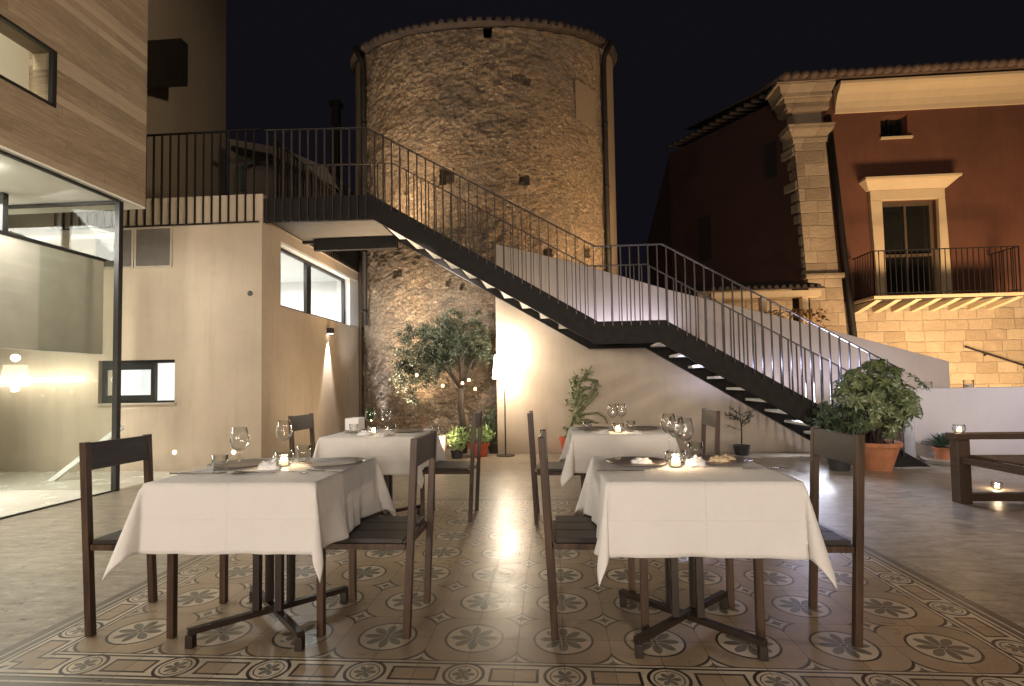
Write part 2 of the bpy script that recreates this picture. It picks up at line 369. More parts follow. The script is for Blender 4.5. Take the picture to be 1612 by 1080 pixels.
MT['railsteel'] = pbr('rail_steel', (0.075, 0.066, 0.062), 0.36, 0.6, 0.2, 9)
MT['blackmetal'] = pbr('black_frame', (0.018, 0.017, 0.016), 0.42, 0.3, 0.2, 9)
MT['soffit'] = pbr('pale_soffit', (0.105, 0.092, 0.075), 0.7, 0, 0.1)
MT['tread'] = pbr('tread_metal', (0.62, 0.60, 0.57), 0.5, 0.2, 0.08)
MT['darktile'] = pbr('shaded_tile', (0.030, 0.020, 0.015), 0.9, 0, 0.5, 5, 0.4, 30)  # tile darkened so roofs look unlit; the shade is in the colour
MT['tile'] = pbr('clay_tile', (0.105, 0.066, 0.044), 0.85, 0, 0.45, 5, 0.4, 30)
MT['white'] = pbr('white_paint', (0.80, 0.79, 0.76), 0.6, 0, 0.04)
MT['room'] = pbr('room_white', (0.75, 0.77, 0.78), 0.7, 0, 0.03)
MT['lobby'] = pbr('lobby_plaster', (0.70, 0.685, 0.63), 0.6, 0, 0.06, 1.5)
MT['lobbyfloor'] = pbr('lobby_floor', (0.60, 0.56, 0.48), 0.25, 0, 0.06, 2)
MT['greypanel'] = pbr('grey_plaster', (0.44, 0.41, 0.35), 0.55, 0, 0.12, 2)
MT['chairframe'] = m_wood('dark_frame', (0.028, 0.015, 0.009), (0.105, 0.060, 0.034), 0.38, 'Z')
MT['chairseat'] = m_wood('seat_planks', (0.020, 0.016, 0.014), (0.055, 0.044, 0.037), 0.42, 'X')
MT['chairback'] = m_wood('backrest_panel', (0.020, 0.018, 0.018), (0.055, 0.048, 0.044), 0.38, 'Y')
MT['tableframe'] = pbr('table_steel', (0.032, 0.021, 0.015), 0.42, 0.4, 0.3)
MT['tabletop'] = m_wood('table_wood', (0.06, 0.04, 0.03), (0.12, 0.08, 0.05), 0.5)
MT['bench'] = m_wood('bench_wood', (0.042, 0.026, 0.018), (0.100, 0.064, 0.042), 0.42, 'Y')
MT['terracotta'] = pbr('terracotta', (0.46, 0.185, 0.085), 0.75, 0, 0.18, 7, 0.25, 50)
MT['redpot'] = pbr('red_pot', (0.52, 0.10, 0.045), 0.6, 0, 0.15, 7)
MT['blackpot'] = pbr('black_pot', (0.025, 0.025, 0.027), 0.5, 0, 0.2)
MT['whitepot'] = pbr('white_pot', (0.62, 0.52, 0.42), 0.7, 0, 0.1)
MT['soil'] = pbr('soil', (0.045, 0.030, 0.020), 0.95, 0, 0.4, 40, 0.8, 80)
MT['bark'] = pbr('bark', (0.055, 0.040, 0.028), 0.92, 0, 0.4, 14, 0.8, 30, (1, 1, 0.25))
MT['stem'] = pbr('green_stem', (0.10, 0.13, 0.045), 0.7, 0, 0.3)
MT['olive'] = m_leaf('olive_leaves', (0.012, 0.017, 0.007), (0.046, 0.054, 0.026))
MT['schef'] = m_leaf('umbrella_leaves', (0.055, 0.088, 0.034), (0.26, 0.30, 0.145), 0.28)
MT['bush'] = m_leaf('bush_leaves', (0.025, 0.045, 0.022), (0.075, 0.105, 0.050), 0.35)
MT['basil'] = m_leaf('fresh_leaves', (0.16, 0.27, 0.07), (0.42, 0.55, 0.24), 0.45)
MT['agave'] = m_leaf('agave_leaves', (0.045, 0.085, 0.055), (0.13, 0.19, 0.115), 0.4)
MT['cactus'] = m_leaf('cactus_pads', (0.055, 0.070, 0.026), (0.26, 0.27, 0.13), 0.45)
MT['glass'] = thin_glass('window_glass', (0.955, 0.97, 0.955), 1.0, 0.01)
MT['wineglass'] = thin_glass('wine_glass', (0.97, 0.975, 0.97), 2.6, 0.03, 0.0)
MT['greenglass'] = thin_glass('green_glass', (0.80, 0.92, 0.86), 2.6, 0.03, 0.0)
MT['darkglass'] = pbr('dark_window', (0.012, 0.012, 0.010), 0.12, 0, 0.2)
MT['charger'] = pbr('charger_plate', (0.20, 0.165, 0.135), 0.32, 0.2, 0.15)
MT['ceramic'] = pbr('ceramic', (0.68, 0.65, 0.60), 0.35, 0, 0.05)
MT['napkin'] = pbr('napkin', (0.84, 0.81, 0.77), 0.85, 0, 0.06, 20, 0.5, 40)
MT['bread'] = pbr('bread', (0.62, 0.47, 0.29), 0.8, 0, 0.4, 45, 0.5, 60)
MT['cutlery'] = pbr('cutlery', (0.30, 0.28, 0.26), 0.22, 1.0, 0.1)
MT['wax'] = emit('candle_wax', (1.0, 0.80, 0.50), 1.2)
MT['flame'] = emit('flame', (1.0, 0.72, 0.34), 30)
MT['shade'] = emit('lamp_shade', (1.0, 0.86, 0.68), 17)
MT['bulb'] = emit('lantern_glow', (1.0, 0.60, 0.30), 3.0)
MT['led'] = emit('led', (1.0, 0.95, 0.85), 14)
MT['ledspot'] = emit('led_spot', (1.0, 0.88, 0.66), 20)
MT['louvre'] = pbr('louvre', (0.22, 0.19, 0.16), 0.5, 0.3, 0.1)
MT['louvreframe'] = pbr('louvre_frame', (0.42, 0.36, 0.28), 0.6, 0, 0.1)
MT['blue'] = pbr('blue_cushion', (0.16, 0.22, 0.34), 0.9, 0, 0.15, 8, 0.3, 90)
MT['ground'] = pbr('ground', (0.10, 0.085, 0.07), 0.9, 0, 0.2, 1)
MT['greenpaint'] = pbr('green_awning', (0.06, 0.10, 0.085), 0.7)
MT['void'] = pbr('hollow', (0.012, 0.009, 0.007), 1.0)

# ------------------------------------------------------------------ mesh helpers
BASE = {}
class MB:
    def __init__(s): s.v = []; s.f = []
    def add(s, vs, fs):
        n = len(s.v); s.v += [tuple(v) for v in vs]; s.f += [tuple(i+n for i in f) for f in fs]; return s
    def box(s, x0, x1, y0, y1, z0, z1):
        return s.add([(x0,y0,z0),(x1,y0,z0),(x1,y1,z0),(x0,y1,z0),(x0,y0,z1),(x1,y0,z1),(x1,y1,z1),(x0,y1,z1)],
                     [(3,2,1,0),(4,5,6,7),(0,1,5,4),(1,2,6,5),(2,3,7,6),(3,0,4,7)])
    def hexa(s, b, t):   # bottom quad, top quad
        return s.add(list(b)+list(t), [(3,2,1,0),(4,5,6,7),(0,1,5,4),(1,2,6,5),(2,3,7,6),(3,0,4,7)])
    def beam(s, p, q, w, h, up=(0,0,1)):
        p, q = Vector(p), Vector(q); d = (q-p).normalized(); a = d.cross(Vector(up))
        if a.length < 1e-4: a = d.cross(Vector((0,1,0)))
        a.normalize(); b = a.cross(d)
        def c(o): return [o-a*w/2-b*h/2, o+a*w/2-b*h/2, o+a*w/2+b*h/2, o-a*w/2+b*h/2]
        return s.add(c(p)+c(q), [(0,1,2,3),(7,6,5,4),(1,0,4,5),(2,1,5,6),(3,2,6,7),(0,3,7,4)])
    def tube(s, pts, rs, n=8, cap=True):
        pts = [Vector(p) for p in pts]
        if not isinstance(rs, (list, tuple)): rs = [rs]*len(pts)
        base = len(s.v); ref = None
        for i, p in enumerate(pts):
            d = (pts[min(i+1, len(pts)-1)]-pts[max(i-1, 0)]).normalized()
            if ref is None: ref = d.orthogonal()
            a = (ref - d*ref.dot(d)).normalized(); ref = a; b = d.cross(a)
            for k in range(n):
                t = 2*math.pi*k/n; s.v.append(tuple(p + (a*math.cos(t)+b*math.sin(t))*rs[i]))
        for i in range(len(pts)-1):
            for k in range(n):
                a0 = base+i*n+k; a1 = base+i*n+(k+1)%n
                s.f.append((a0, a1, a1+n, a0+n))
        if cap:
            s.f.append(tuple(base+k for k in reversed(range(n)))); s.f.append(tuple(base+(len(pts)-1)*n+k for k in range(n)))
        return s
    def lathe(s, prof, c=(0,0,0), n=24, sx=1, sy=1):
        base = len(s.v); L = len(prof)
        for r, z in prof:
            for k in range(n):
                t = 2*math.pi*k/n; s.v.append((c[0]+r*sx*math.cos(t), c[1]+r*sy*math.sin(t), c[2]+z))
        for i in range(L-1):
            for k in range(n):
                a0 = base+i*n+k; a1 = base+i*n+(k+1)%n; s.f.append((a0, a1, a1+n, a0+n))
        if prof[0][0] > 1e-5: s.f.append(tuple(base+k for k in reversed(range(n))))
        if prof[-1][0] > 1e-5 and abs(prof[-1][1]-prof[0][1]) > 1e-6: s.f.append(tuple(base+(L-1)*n+k for k in range(n)))
        return s
    def lathe_open(s, prof, c=(0,0,0), n=24):
        base = len(s.v); L = len(prof)
        for r, z in prof:
            for k in range(n):
                t = 2*math.pi*k/n; s.v.append((c[0]+r*math.cos(t), c[1]+r*math.sin(t), c[2]+z))
        for i in range(L-1):
            for k in range(n):
                a0 = base+i*n+k; a1 = base+i*n+(k+1)%n; s.f.append((a0, a1, a1+n, a0+n))
        return s
    def prism_xz(s, poly, y0, y1):
        n = len(poly)
        vs = [(x, y0, z) for x, z in poly]+[(x, y1, z) for x, z in poly]
        return s.add(vs, [tuple(range(n)), tuple(range(2*n-1, n-1, -1))]+[(i, i+n, (i+1)%n+n, (i+1)%n) for i in range(n)])
    def prism_yz(s, poly, x0, x1):
        n = len(poly)
        vs = [(x0, y, z) for y, z in poly]+[(x1, y, z) for y, z in poly]
        return s.add(vs, [tuple(range(n)), tuple(range(2*n-1, n-1, -1))]+[(i, i+n, (i+1)%n+n, (i+1)%n) for i in range(n)])
    def quad(s, a, b, c, d): return s.add([a, b, c, d], [(0,1,2,3)])
    def build(s, name, mat, parent=None, smooth=False, bevel=0.0, solid=0.0, fix=True):
        me = bpy.data.meshes.new(name)
        o0 = BASE.get(parent.as_pointer(), Vector((0,0,0))) if parent else Vector((0,0,0))
        me.from_pydata([(v[0]-o0.x, v[1]-o0.y, v[2]-o0.z) for v in s.v], [], s.f)
        if fix:
            import bmesh
            bm = bmesh.new(); bm.from_mesh(me); bmesh.ops.recalc_face_normals(bm, faces=bm.faces); bm.to_mesh(me); bm.free()
        me.materials.append(mat)
        if smooth: me.polygons.foreach_set('use_smooth', [True]*len(me.polygons))
        o = bpy.data.objects.new(name, me); COL.objects.link(o)
        if parent: o.parent = parent; BASE[o.as_pointer()] = o0
        if solid:
            k = o.modifiers.new('solid', 'SOLIDIFY'); k.thickness = solid
        if bevel:
            k = o.modifiers.new('bevel', 'BEVEL'); k.width = bevel; k.segments = 2; k.limit_method = 'ANGLE'
        return o
KEEP = []
def tag(o, label=None, cat=None, group=None, kind=None):
    if label: o['label'] = label
    if cat: o['category'] = cat
    if group: o['group'] = group
    if kind: o['kind'] = kind
    return o
def thing(name, label, cat, loc=(0,0,0), rz=0, group=None):
    o = bpy.data.objects.new(name, None); COL.objects.link(o); o.location = loc; o.rotation_euler = (0,0,rz)
    o.empty_display_size = 0.1
    BASE[o.as_pointer()] = Vector(loc); KEEP.append(o)
    return tag(o, label, cat, group)
def copy_tree(o, loc=None, rz=None, label=None, parent=None):
    c = o.copy(); COL.objects.link(c)
    if parent: c.parent = parent
    for ch in [x for x in list(bpy.data.objects) if x.parent == o]: copy_tree(ch, parent=c)
    if loc is not None: c.location = loc
    if rz is not None: c.rotation_euler = (0,0,rz)
    if label: c['label'] = label
    return c

# ================================================================== SETTING
f = MB(); f.quad((-60,-60,-0.03),(90,-60,-0.03),(90,160,-0.03),(-60,160,-0.03))
tag(f.build('ground', MT['ground']), kind='structure')
f = MB(); f.box(-5.0, 14, -6, 12.9, -0.2, 0.0)
tag(f.build('terrace_floor', MT['floor']), kind='structure')
f = MB(); f.box(-9.0, -5.0, -6, 7.05, -0.2, 0.002)
tag(f.build('lobby_floor', MT['lobbyfloor']), kind='structure')

# ------------------------------------------------------------------ annex with terrace on its roof
AX, AY = -4.009, 7.05
an = thing('annex_building', 'low cream rendered building with a roof terrace, lit windows and louvred vents', 'building', (AX, AY, 0))
wl = MB(); T = 0.30; xl, xr = -9.0, AX; zt = 3.49
wx0, wx1, wz0, wz1 = -6.415, -5.275, 0.955, 1.56
wl.box(xl, wx0, AY, AY+T, 0, zt); wl.box(wx1, xr, AY, AY+T, 0, zt); wl.box(wx0, wx1, AY, AY+T, 0, wz0); wl.box(wx0, wx1, AY, AY+T, wz1, zt)
sy0, sy1, sz0, sz1 = 7.565, 10.74, 2.35, 3.33
b0 = AX-T
wl.box(b0, AX, AY+T, sy0, 0, zt); wl.box(b0, AX, sy1, 11.3, 0, zt); wl.box(b0, AX, sy0, sy1, 0, sz0); wl.box(b0, AX, sy0, sy1, sz1, zt)
wl.build('wall', MT['annex'], an)
rm = MB(); rm.box(-9.0, b0, 11.0, 11.1, 0, zt); rm.box(-9.1, -9.0, AY+T, 11.0, 0, zt)
rm.box(-9.0, b0, AY+T, 11.0, 0.0, 0.05); rm.build('room_wall', MT['room'], an)
rm = MB(); rm.box(-9.0, b0-0.001, AY+T, 11.0, 3.40, 3.485); rm.build('ceiling', MT['room'], an)
rm = MB(); rm.box(-9.0, AX-0.05, AY+0.3, 11.3, 3.492, 3.60); rm.build('terrace_slab', MT['beige'], an)
cb = MB(); cb.box(xl, AX+0.012, AY-0.012, AY+0.22, zt+0.001, 3.86); cb.box(AX-0.2, AX+0.012, AY+0.22, 11.3, zt+0.001, 3.62); cb.build('kerb', MT['annex'], an, bevel=0.008)
# side window: two panes in a dark frame set back in the reveal
def window(parent, frame_mb, pane_mbs, name='window', fm='blackmetal', pm='glass'):
    fo = frame_mb.build(name, MT[fm], parent, bevel=0.003)
    for p in pane_mbs: p.build('pane', MT[pm], fo)
    return fo
fx = AX-0.17; y0, y1, z0, z1 = sy0+0.001, 10.30, sz0+0.001, sz1-0.04
fr = MB(); t = 0.05
fr.box(fx, fx+0.06, y0, y1, z0, z0+t); fr.box(fx, fx+0.06, y0, y1, z1-t, z1); fr.box(fx, fx+0.06, y0, y0+t, z0+t, z1-t); fr.box(fx, fx+0.06, y1-t, y1, z0+t, z1-t)
ym = 8.72; fr.box(fx, fx+0.06, ym-0.08, ym+0.08, z0+t, z1-t)
window(an, fr, [MB().box(fx+0.02, fx+0.03, y0+t, ym-0.08, z0+t, z1-t), MB().box(fx+0.02, fx+0.03, ym+0.08, y1-t, z0+t, z1-t)])
rv = MB(); rv.box(fx, AX-0.01, 10.302, sy1-0.002, sz0+0.001, sz1-0.002); rv.box(b0+0.02, AX-0.002, sy0+0.002, 10.30, sz1-0.038, sz1-0.001)
rv.build('window_reveal', MT['white'], an)
# small front window
fr = MB(); yy = AY+0.06
fr.box(wx0, wx1, yy, yy+0.05, wz0+0.001, wz0+0.03); fr.box(wx0, wx1, yy, yy+0.05, wz1-0.045, wz1-0.001)
xm = at_y(238, 600, yy).x
fr.box(wx0+.001, wx0+0.05, yy, yy+0.05, wz0+0.03, wz1-0.045); fr.box(wx1-0.02, wx1-.001, yy, yy+0.05, wz0+0.03, wz1-0.045)
fr.box(xm, xm+0.06, yy-0.01, yy+0.05, wz0+0.03, wz1-0.045)
sxl = at_y(186, 600, yy).x
fr.box(wx0+0.05, xm, yy-0.01, yy+0.045, wz0+0.03, wz0+0.11); fr.box(wx0+0.05, xm, yy-0.01, yy+0.045, wz1-0.135, wz1-0.045)
fr.box(sxl-0.06, sxl, yy-0.01, yy+0.045, wz0+0.11, wz1-0.135)
window(an, fr, [MB().box(wx0+0.05, xm, yy+0.046, yy+0.049, wz0+0.03, wz1-0.045), MB().box(xm+0.06, wx1-0.02, yy+0.02, yy+0.025, wz0+0.03, wz1-0.045)])
sl = MB(); sl.box(wx0-0.03, wx1+0.03, AY-0.03, AY+0.058, wz0-0.03, wz0-0.002); sl.build('window_sill', MT['louvreframe'], an)
# louvred vents
for a, c in ((-6.50, -5.90), (-5.885, -5.325)):
    v = MB(); z0, z1 = 2.865, 3.445
    v.box(a, c, AY-0.02, AY-0.003, z0, z0+0.025); v.box(a, c, AY-0.02, AY-0.003, z1-0.025, z1); v.box(a, a+0.025, AY-0.02, AY-0.003, z0+0.025, z1-0.025); v.box(c-0.025, c, AY-0.02, AY-0.003, z0+0.025, z1-0.025)
    vo = v.build('louvre_vent', MT['louvreframe'], an)
    v = MB(); v.box(a+0.025, c-0.025, AY-0.006, AY-0.002, z0+0.025, z1-0.025)
    for k in range(20):
        zz = z0+0.03+k*0.026; v.add([(a+.026, AY-0.018, zz), (c-.026, AY-0.018, zz), (c-.026, AY-0.006, zz+0.02), (a+.026, AY-0.006, zz+0.02)], [(0,1,2,3)])
    v.build('slats', MT['louvre'], vo)
h = MB(); p = at_y(394, 462, AY); h.lathe([(0.0, 0), (0.035, 0), (0.035, 0.012), (0.02, 0.016), (0.0, 0.016)], (0,0,0), 14)
h.v = [(p.x+x, AY-0.001-z, p.z+y) for x, y, z in h.v]; h.build('wall_socket', MT['blackmetal'], an)
for px_ in (275, 368):
    p = at_y(px_, 712, AY); h = MB(); h.lathe([(0, 0), (0.022, 0), (0.022, 0.008), (0, 0.008)], (0,0,0), 14)
    h.v = [(p.x+x, AY-0.001-z, p.z+y) for x, y, z in h.v]
    s_ = h.build('step_light', MT['ledspot'], an)
    lamp('step_light_beam', 'SPOT', (p.x, AY-0.05, p.z), 3.5, NEUT, aim=(p.x, AY-0.6, 0.0), size=0.03, spot=120, blend=1)
sk = MB(); sk.box(-5.0, AX-0.0, AY-0.006, AY-0.001, 0.001, 0.07); sk.box(AX+0.001, AX+0.007, AY, 11.0, 0.001, 0.07); sk.build('skirting', MT['louvreframe'], an)

def bars(parent, pts, spacing, zfun, mat, w=0.010, d=0.034, axis='X'):
    """flat upright bars, each its own child, sharing one unit mesh"""
    unit = MB().box(-w/2, w/2, -d/2, d/2, 0, 1); base = None
    for x, y in pts:
        z0, z1 = zfun(x, y)
        if base is None:
            base = unit.build('baluster', mat); o = base
        else:
            o = base.copy(); COL.objects.link(o)
        o0 = BASE.get(parent.as_pointer(), Vector((0,0,0)))
        o.parent = parent; o.location = (x-o0.x, y-o0.y, z0-o0.z); o.scale = (1, 1, z1-z0)
        if axis == 'Y': o.rotation_euler = (0, 0, math.pi/2)
tr = thing('terrace_railing', 'dark railing of upright bars in front of the cream kerb of the roof terrace', 'railing', (-6.5, AY-0.06, 3.46))
MB().box(-7.2, AX-0.02, AY-0.065, AY-0.035, 4.745, 4.765).build('handrail', MT['steel'], tr)
MB().box(-7.2, AX-0.02, AY-0.062, AY-0.038, 3.445, 3.46).build('bottom_rail', MT['steel'], tr)
bars(tr, [(-4.10-0.1235*k, AY-0.05) for k in range(25)], 0, lambda x, y: (3.46, 4.745), MT['steel'], 0.012, 0.03)
tr2 = thing('terrace_railing', 'dark railing of close bars along the terrace edge above the side window', 'railing', (AX+0.04, 9.2, 3.46))
MB().box(AX+0.025, AX+0.055, 7.25, 11.2, 4.745, 4.765).build('handrail', MT['steel'], tr2)
MB().box(AX+0.028, AX+0.052, 7.25, 11.2, 3.50, 3.52).build('bottom_rail', MT['steel'], tr2)
bars(tr2, [(AX+0.04, 7.3+0.1*k) for k in range(39)], 0, lambda x, y: (3.52, 4.745), MT['steel'], 0.012, 0.03, 'Y')

# sconce
sc = thing('wall_lamp', 'small black downlight on the cream side wall under the wide window', 'wall lamp', (AX, 9.22, 2.13))
MB().box(AX+0.002, AX+0.10, 9.17, 9.27, 2.09, 2.19).build('body', MT['blackmetal'], sc, bevel=0.004)
MB().box(AX+0.015, AX+0.09, 9.185, 9.255, 2.086, 2.089).build('lens', MT['led'], sc)
lamp('wall_lamp_beam', 'SPOT', (AX+0.055, 9.22, 2.08), 420, (1.0, 0.93, 0.92), aim=(AX+0.02, 9.22, 0.0), size=0.012, spot=38, blend=0.6)

# ------------------------------------------------------------------ board-marked concrete volume and the glazed lobby
VX = -4.90
cv = thing('concrete_building', 'overhanging upper storey of brown board-marked concrete above the glass lobby', 'building', (VX, 6.0, 3.35))
vz = 3.36; wy0, wy1, wz0, wz1 = 3.2, 4.83, 3.965, 4.54
c = MB(); c.box(VX-0.25, VX, -4, wy0, vz, 9); c.box(VX-0.25, VX, wy1, 6.02, vz, 9); c.box(VX-0.25, VX, wy0, wy1, vz, wz0); c.box(VX-0.25, VX, wy0, wy1, wz1, 9)
c.box(-9.0, VX-0.25, 5.77, 6.02, vz, 9); c.build('wall', MT['boards'], cv)
c = MB(); c.box(-9.0, VX-0.001, -4, 6.019, vz-0.02, vz-0.001); c.build('soffit', MT['lobby'], cv)
c = MB(); c.box(-9.0, -8.9, -4, 5.77, vz, 6.5); c.box(-9.0, VX-0.251, -4, 5.77, 6.5, 6.6); c.box(-9.0, VX-0.251, -4, 5.77, vz, vz+0.05); c.box(-6.35, -6.2, 4.25, 5.77, vz+.05, 6.5); c.build('room_wall', MT['lobby'], cv)
fr = MB(); fx = VX-0.035; t = 0.045
fr.box(fx, fx+0.05, wy0, wy1, wz0, wz0+t*0.6); fr.box(fx, fx+0.05, wy0, wy1, wz1-t*0.6, wz1); fr.box(fx, fx+0.05, wy1-t, wy1, wz0+t*.6, wz1-t*.6); fr.box(fx, fx+0.05, wy0, wy0+t, wz0+t*.6, wz1-t*.6)
window(cv, fr, [MB().box(fx+0.02, fx+0.028, wy0+t, wy1-t, wz0+t*.6, wz1-t*.6)])
gl = thing('glass_lobby', 'glass-walled lobby in slim black frames beneath the concrete storey', 'glazed lobby', (-4.97, 5.70, 0))
GX = -4.97
g = MB(); g.box(GX-0.03, GX+0.03, 5.68, 5.74, 0.0, 3.33); g.build('corner_post', MT['blackmetal'], gl, bevel=0.003)
g = MB(); g.box(GX-0.02, GX+0.02, -3, 5.68, 3.315, 3.338); g.box(-8.9, GX-0.03, 5.69, 5.73, 3.30, 3.335); g.build('top_rail', MT['blackmetal'], gl)
g = MB(); g.box(GX-0.015, GX+0.015, -3, 5.68, 0.003, 0.015); g.build('bottom_rail', MT['blackmetal'], gl)
for a, bb in ((3.0, 5.68), (0.2, 2.99), (-3, 0.19)):
    MB().box(GX-0.006, GX+0.006, a, bb, 0.016, 3.314).build('pane', MT['glass'], gl)
MB().box(-8.9, GX-0.031, 5.704, 5.716, 0.016, 3.299).build('pane', MT['glass'], gl)
g = MB(); g.box(-9.0, -8.9, -4, 7.04, 0, 3.33); g.box(-8.9, -6.9, 5.0, 5.6, 0.003, 3.33); g.build('back_wall', MT['lobby'], gl)
g = MB(); g.box(-6.05, -5.95, 3.2, 6.6, 1.62, 2.86); g.build('balustrade', MT['greypanel'], gl, bevel=0.004)
g = MB(); g.box(-6.06, -5.94, 3.2, 6.62, 2.862, 2.90); g.box(-6.03, -5.97, 5.30, 5.36, 2.90, 3.33); g.build('balustrade_rail', MT['blackmetal'], gl)
p0 = at_y(62, 772, 6.35); p1 = at_y(192, 672, 6.35)
g = MB(); g.beam(p0, p1, 0.05, 0.055); g.build('stair_handrail', MT['white'], gl)
a = at_y(-30, 583, 6.9); c_ = at_y(132, 580, 6.9)
g = MB(); g.box(a.x, c_.x, 6.88, 6.92, 1.27, 1.33); g.build('reflection_strip', MT['led'], gl)  # glowing bar standing in for the bright reflection on the wall
g = MB(); g.box(-5.15-3, -5.3, 4.55, 4.62, 3.26, 3.30); g.build('ceiling_light', MT['led'], gl)
g = MB(); p = at_y(168, 640, 6.3)
# stair tower behind
st = thing('stair_tower', 'tall plain beige tower block rising behind the roof terrace', 'building', (-5.82, 9, 3.6))
sxr = at_y(356, 100, 13).x
c = MB(); c.box(-13, sxr, 8.0, 13, 3.6, 16); c.build('wall', MT['beige'], st)
q0 = at_y(285, 60, 9.6); q1 = at_y(285, 127, 9.6)
bl = MB(); bl.box(sxr+.001, q0.x, 9.6, 9.8, q1.z, q0.z); bl.box(sxr+.001, q0.x+.02, 9.52, 9.599, q1.z-0.04, q1.z+0.03)
bl.build('balcony', MT['blackmetal'], st)
MB().box(sxr+.30, sxr+.35, 9.65, 9.7, q0.z+.002, 16).build('downpipe', MT['blackmetal'], st)

# ------------------------------------------------------------------ steel staircase
ss = thing('steel_staircase', 'dark steel outdoor staircase with barred railings descending right from the roof terrace', 'staircase', (0, 7.05, 0))
top = [(-3.985, 3.79), (-2.45, 3.78), (0.62, 1.945), (1.49, 1.945), (4.70, 0.02)]
bot = [(-3.985, 3.462), (-2.42, 3.445), (0.58, 1.658), (1.43, 1.658), (4.15, 0.02)]
poly = bot + top[::-1]
def strip_xz(m_, top, bot, y0, y1):
    for i in range(len(top)-1):
        (a, az), (b_, bz) = bot[i], bot[i+1]; (c_, cz), (d_, dz) = top[i], top[i+1]
        k = len(m_.v)
        m_.v += [(a, y0, az), (b_, y0, bz), (d_, y0, dz), (c_, y0, cz), (a, y1, az), (b_, y1, bz), (d_, y1, dz), (c_, y1, cz)]
        m_.f += [(k, k+1, k+2, k+3), (k+7, k+6, k+5, k+4), (k, k+4, k+5, k+1), (k+3, k+2, k+6, k+7)]
        if i == 0: m_.f.append((k, k+3, k+7, k+4))
        if i == len(top)-2: m_.f.append((k+1, k+5, k+6, k+2))
for y in (7.05, 8.20):
    m_ = MB(); strip_xz(m_, top, bot, y, y+0.02); m_.build('stringer', MT['steel'], ss)
    m_ = MB()
    for i in range(4): m_.beam((bot[i][0], y+0.03, bot[i][1]-0.004), (bot[i+1][0], y+0.03, bot[i+1][1]-0.004), 0.05, 0.008)
    m_.build('stringer_flange', MT['railsteel'] if y > 8 else MT['steel'], ss)
def zt_(x):
    for i in range(len(top)-1):
        if x <= top[i+1][0]: return top[i][1]+(top[i+1][1]-top[i][1])*(x-top[i][0])/(top[i+1][0]-top[i][0])
    return 0
for k in range(10):
    x0 = -2.42+0.277*(k+0.15); z = 3.66-0.1655*(k+1)
    MB().box(x0, x0+0.29, 7.072, 8.198, z-0.03, z).build('tread', MT['tread'], ss)
    MB().box(x0-0.012, x0-0.002, 7.072, 8.198, z-0.03, z+0.135).build('riser', MT['steel'], ss)
for k in range(10):
    x0 = 1.50+0.2746*k; z = 1.86-0.165*(k+1)
    MB().box(x0, x0+0.27, 7.072, 8.198, z-0.035, z).build('tread', MT['tread'], ss)
m_ = MB(); m_.box(-3.985, -2.45, 7.072, 8.198, 3.50, 3.54); m_.build('landing', MT['soffit'], ss)
m_ = MB(); m_.box(0.60, 1.47, 7.072, 8.198, 1.84, 1.88); m_.build('landing', MT['steel'], ss)
m_ = MB(); m_.box(-3.75, -2.40, 8.10, 8.19, 3.31, 3.49); m_.build('cross_beam', MT['steel'], ss)
def rz_(x):
    P_ = [(-3.99, 4.755), (-2.50, 4.715), (0.60, 2.945), (1.47, 2.945), (4.75, 1.03)]
    for i in range(4):
        if x <= P_[i+1][0]: return P_[i][1]+(P_[i+1][1]-P_[i][1])*(x-P_[i][0])/(P_[i+1][0]-P_[i][0])
    return 1.0
for y, nm in ((7.04, 'near'), (8.23, 'far')):
    m_ = MB(); P_ = [(-3.97, 4.755), (-2.50, 4.715), (0.60, 2.945), (1.47, 2.945), (4.42, 1.222)]
    for i in range(4): m_.beam((P_[i][0], y, P_[i][1]), (P_[i+1][0], y, P_[i+1][1]), 0.034, 0.014)
    hr = m_.build('railing', MT['railsteel'], ss)
    xs = [-3.93+0.1185*k for k in range(73)]
    bars(hr, [(x, y-0.003) for x in xs if x < 4.43], 0, lambda x, y_: ((3.45 if x < -2.45 else zt_(x)-0.06), rz_(x)-0.004), MT['railsteel'], 0.012, 0.03)

# ------------------------------------------------------------------ ramp wall, low wall
rw = MB()
rw.prism_xz([(-0.91, 0), (6.09, 0), (6.10, 1.375), (3.82, 2.07), (1.87, 2.62), (0.35, 3.12), (-0.91, 3.46)], 8.65, 8.95)
tag(rw.build('ramp_wall', MT['white_wall'], bevel=0.006), 'long cream rendered wall with a sloping top edge behind the steel staircase', 'wall')
rw = MB(); rw.box(4.95, 11, 7.72, 7.95, 0, 0.985)
tag(rw.build('low_wall', MT['lowwall'], bevel=0.008), 'low white rendered wall behind the succulent and the timber lounge seat', 'wall')

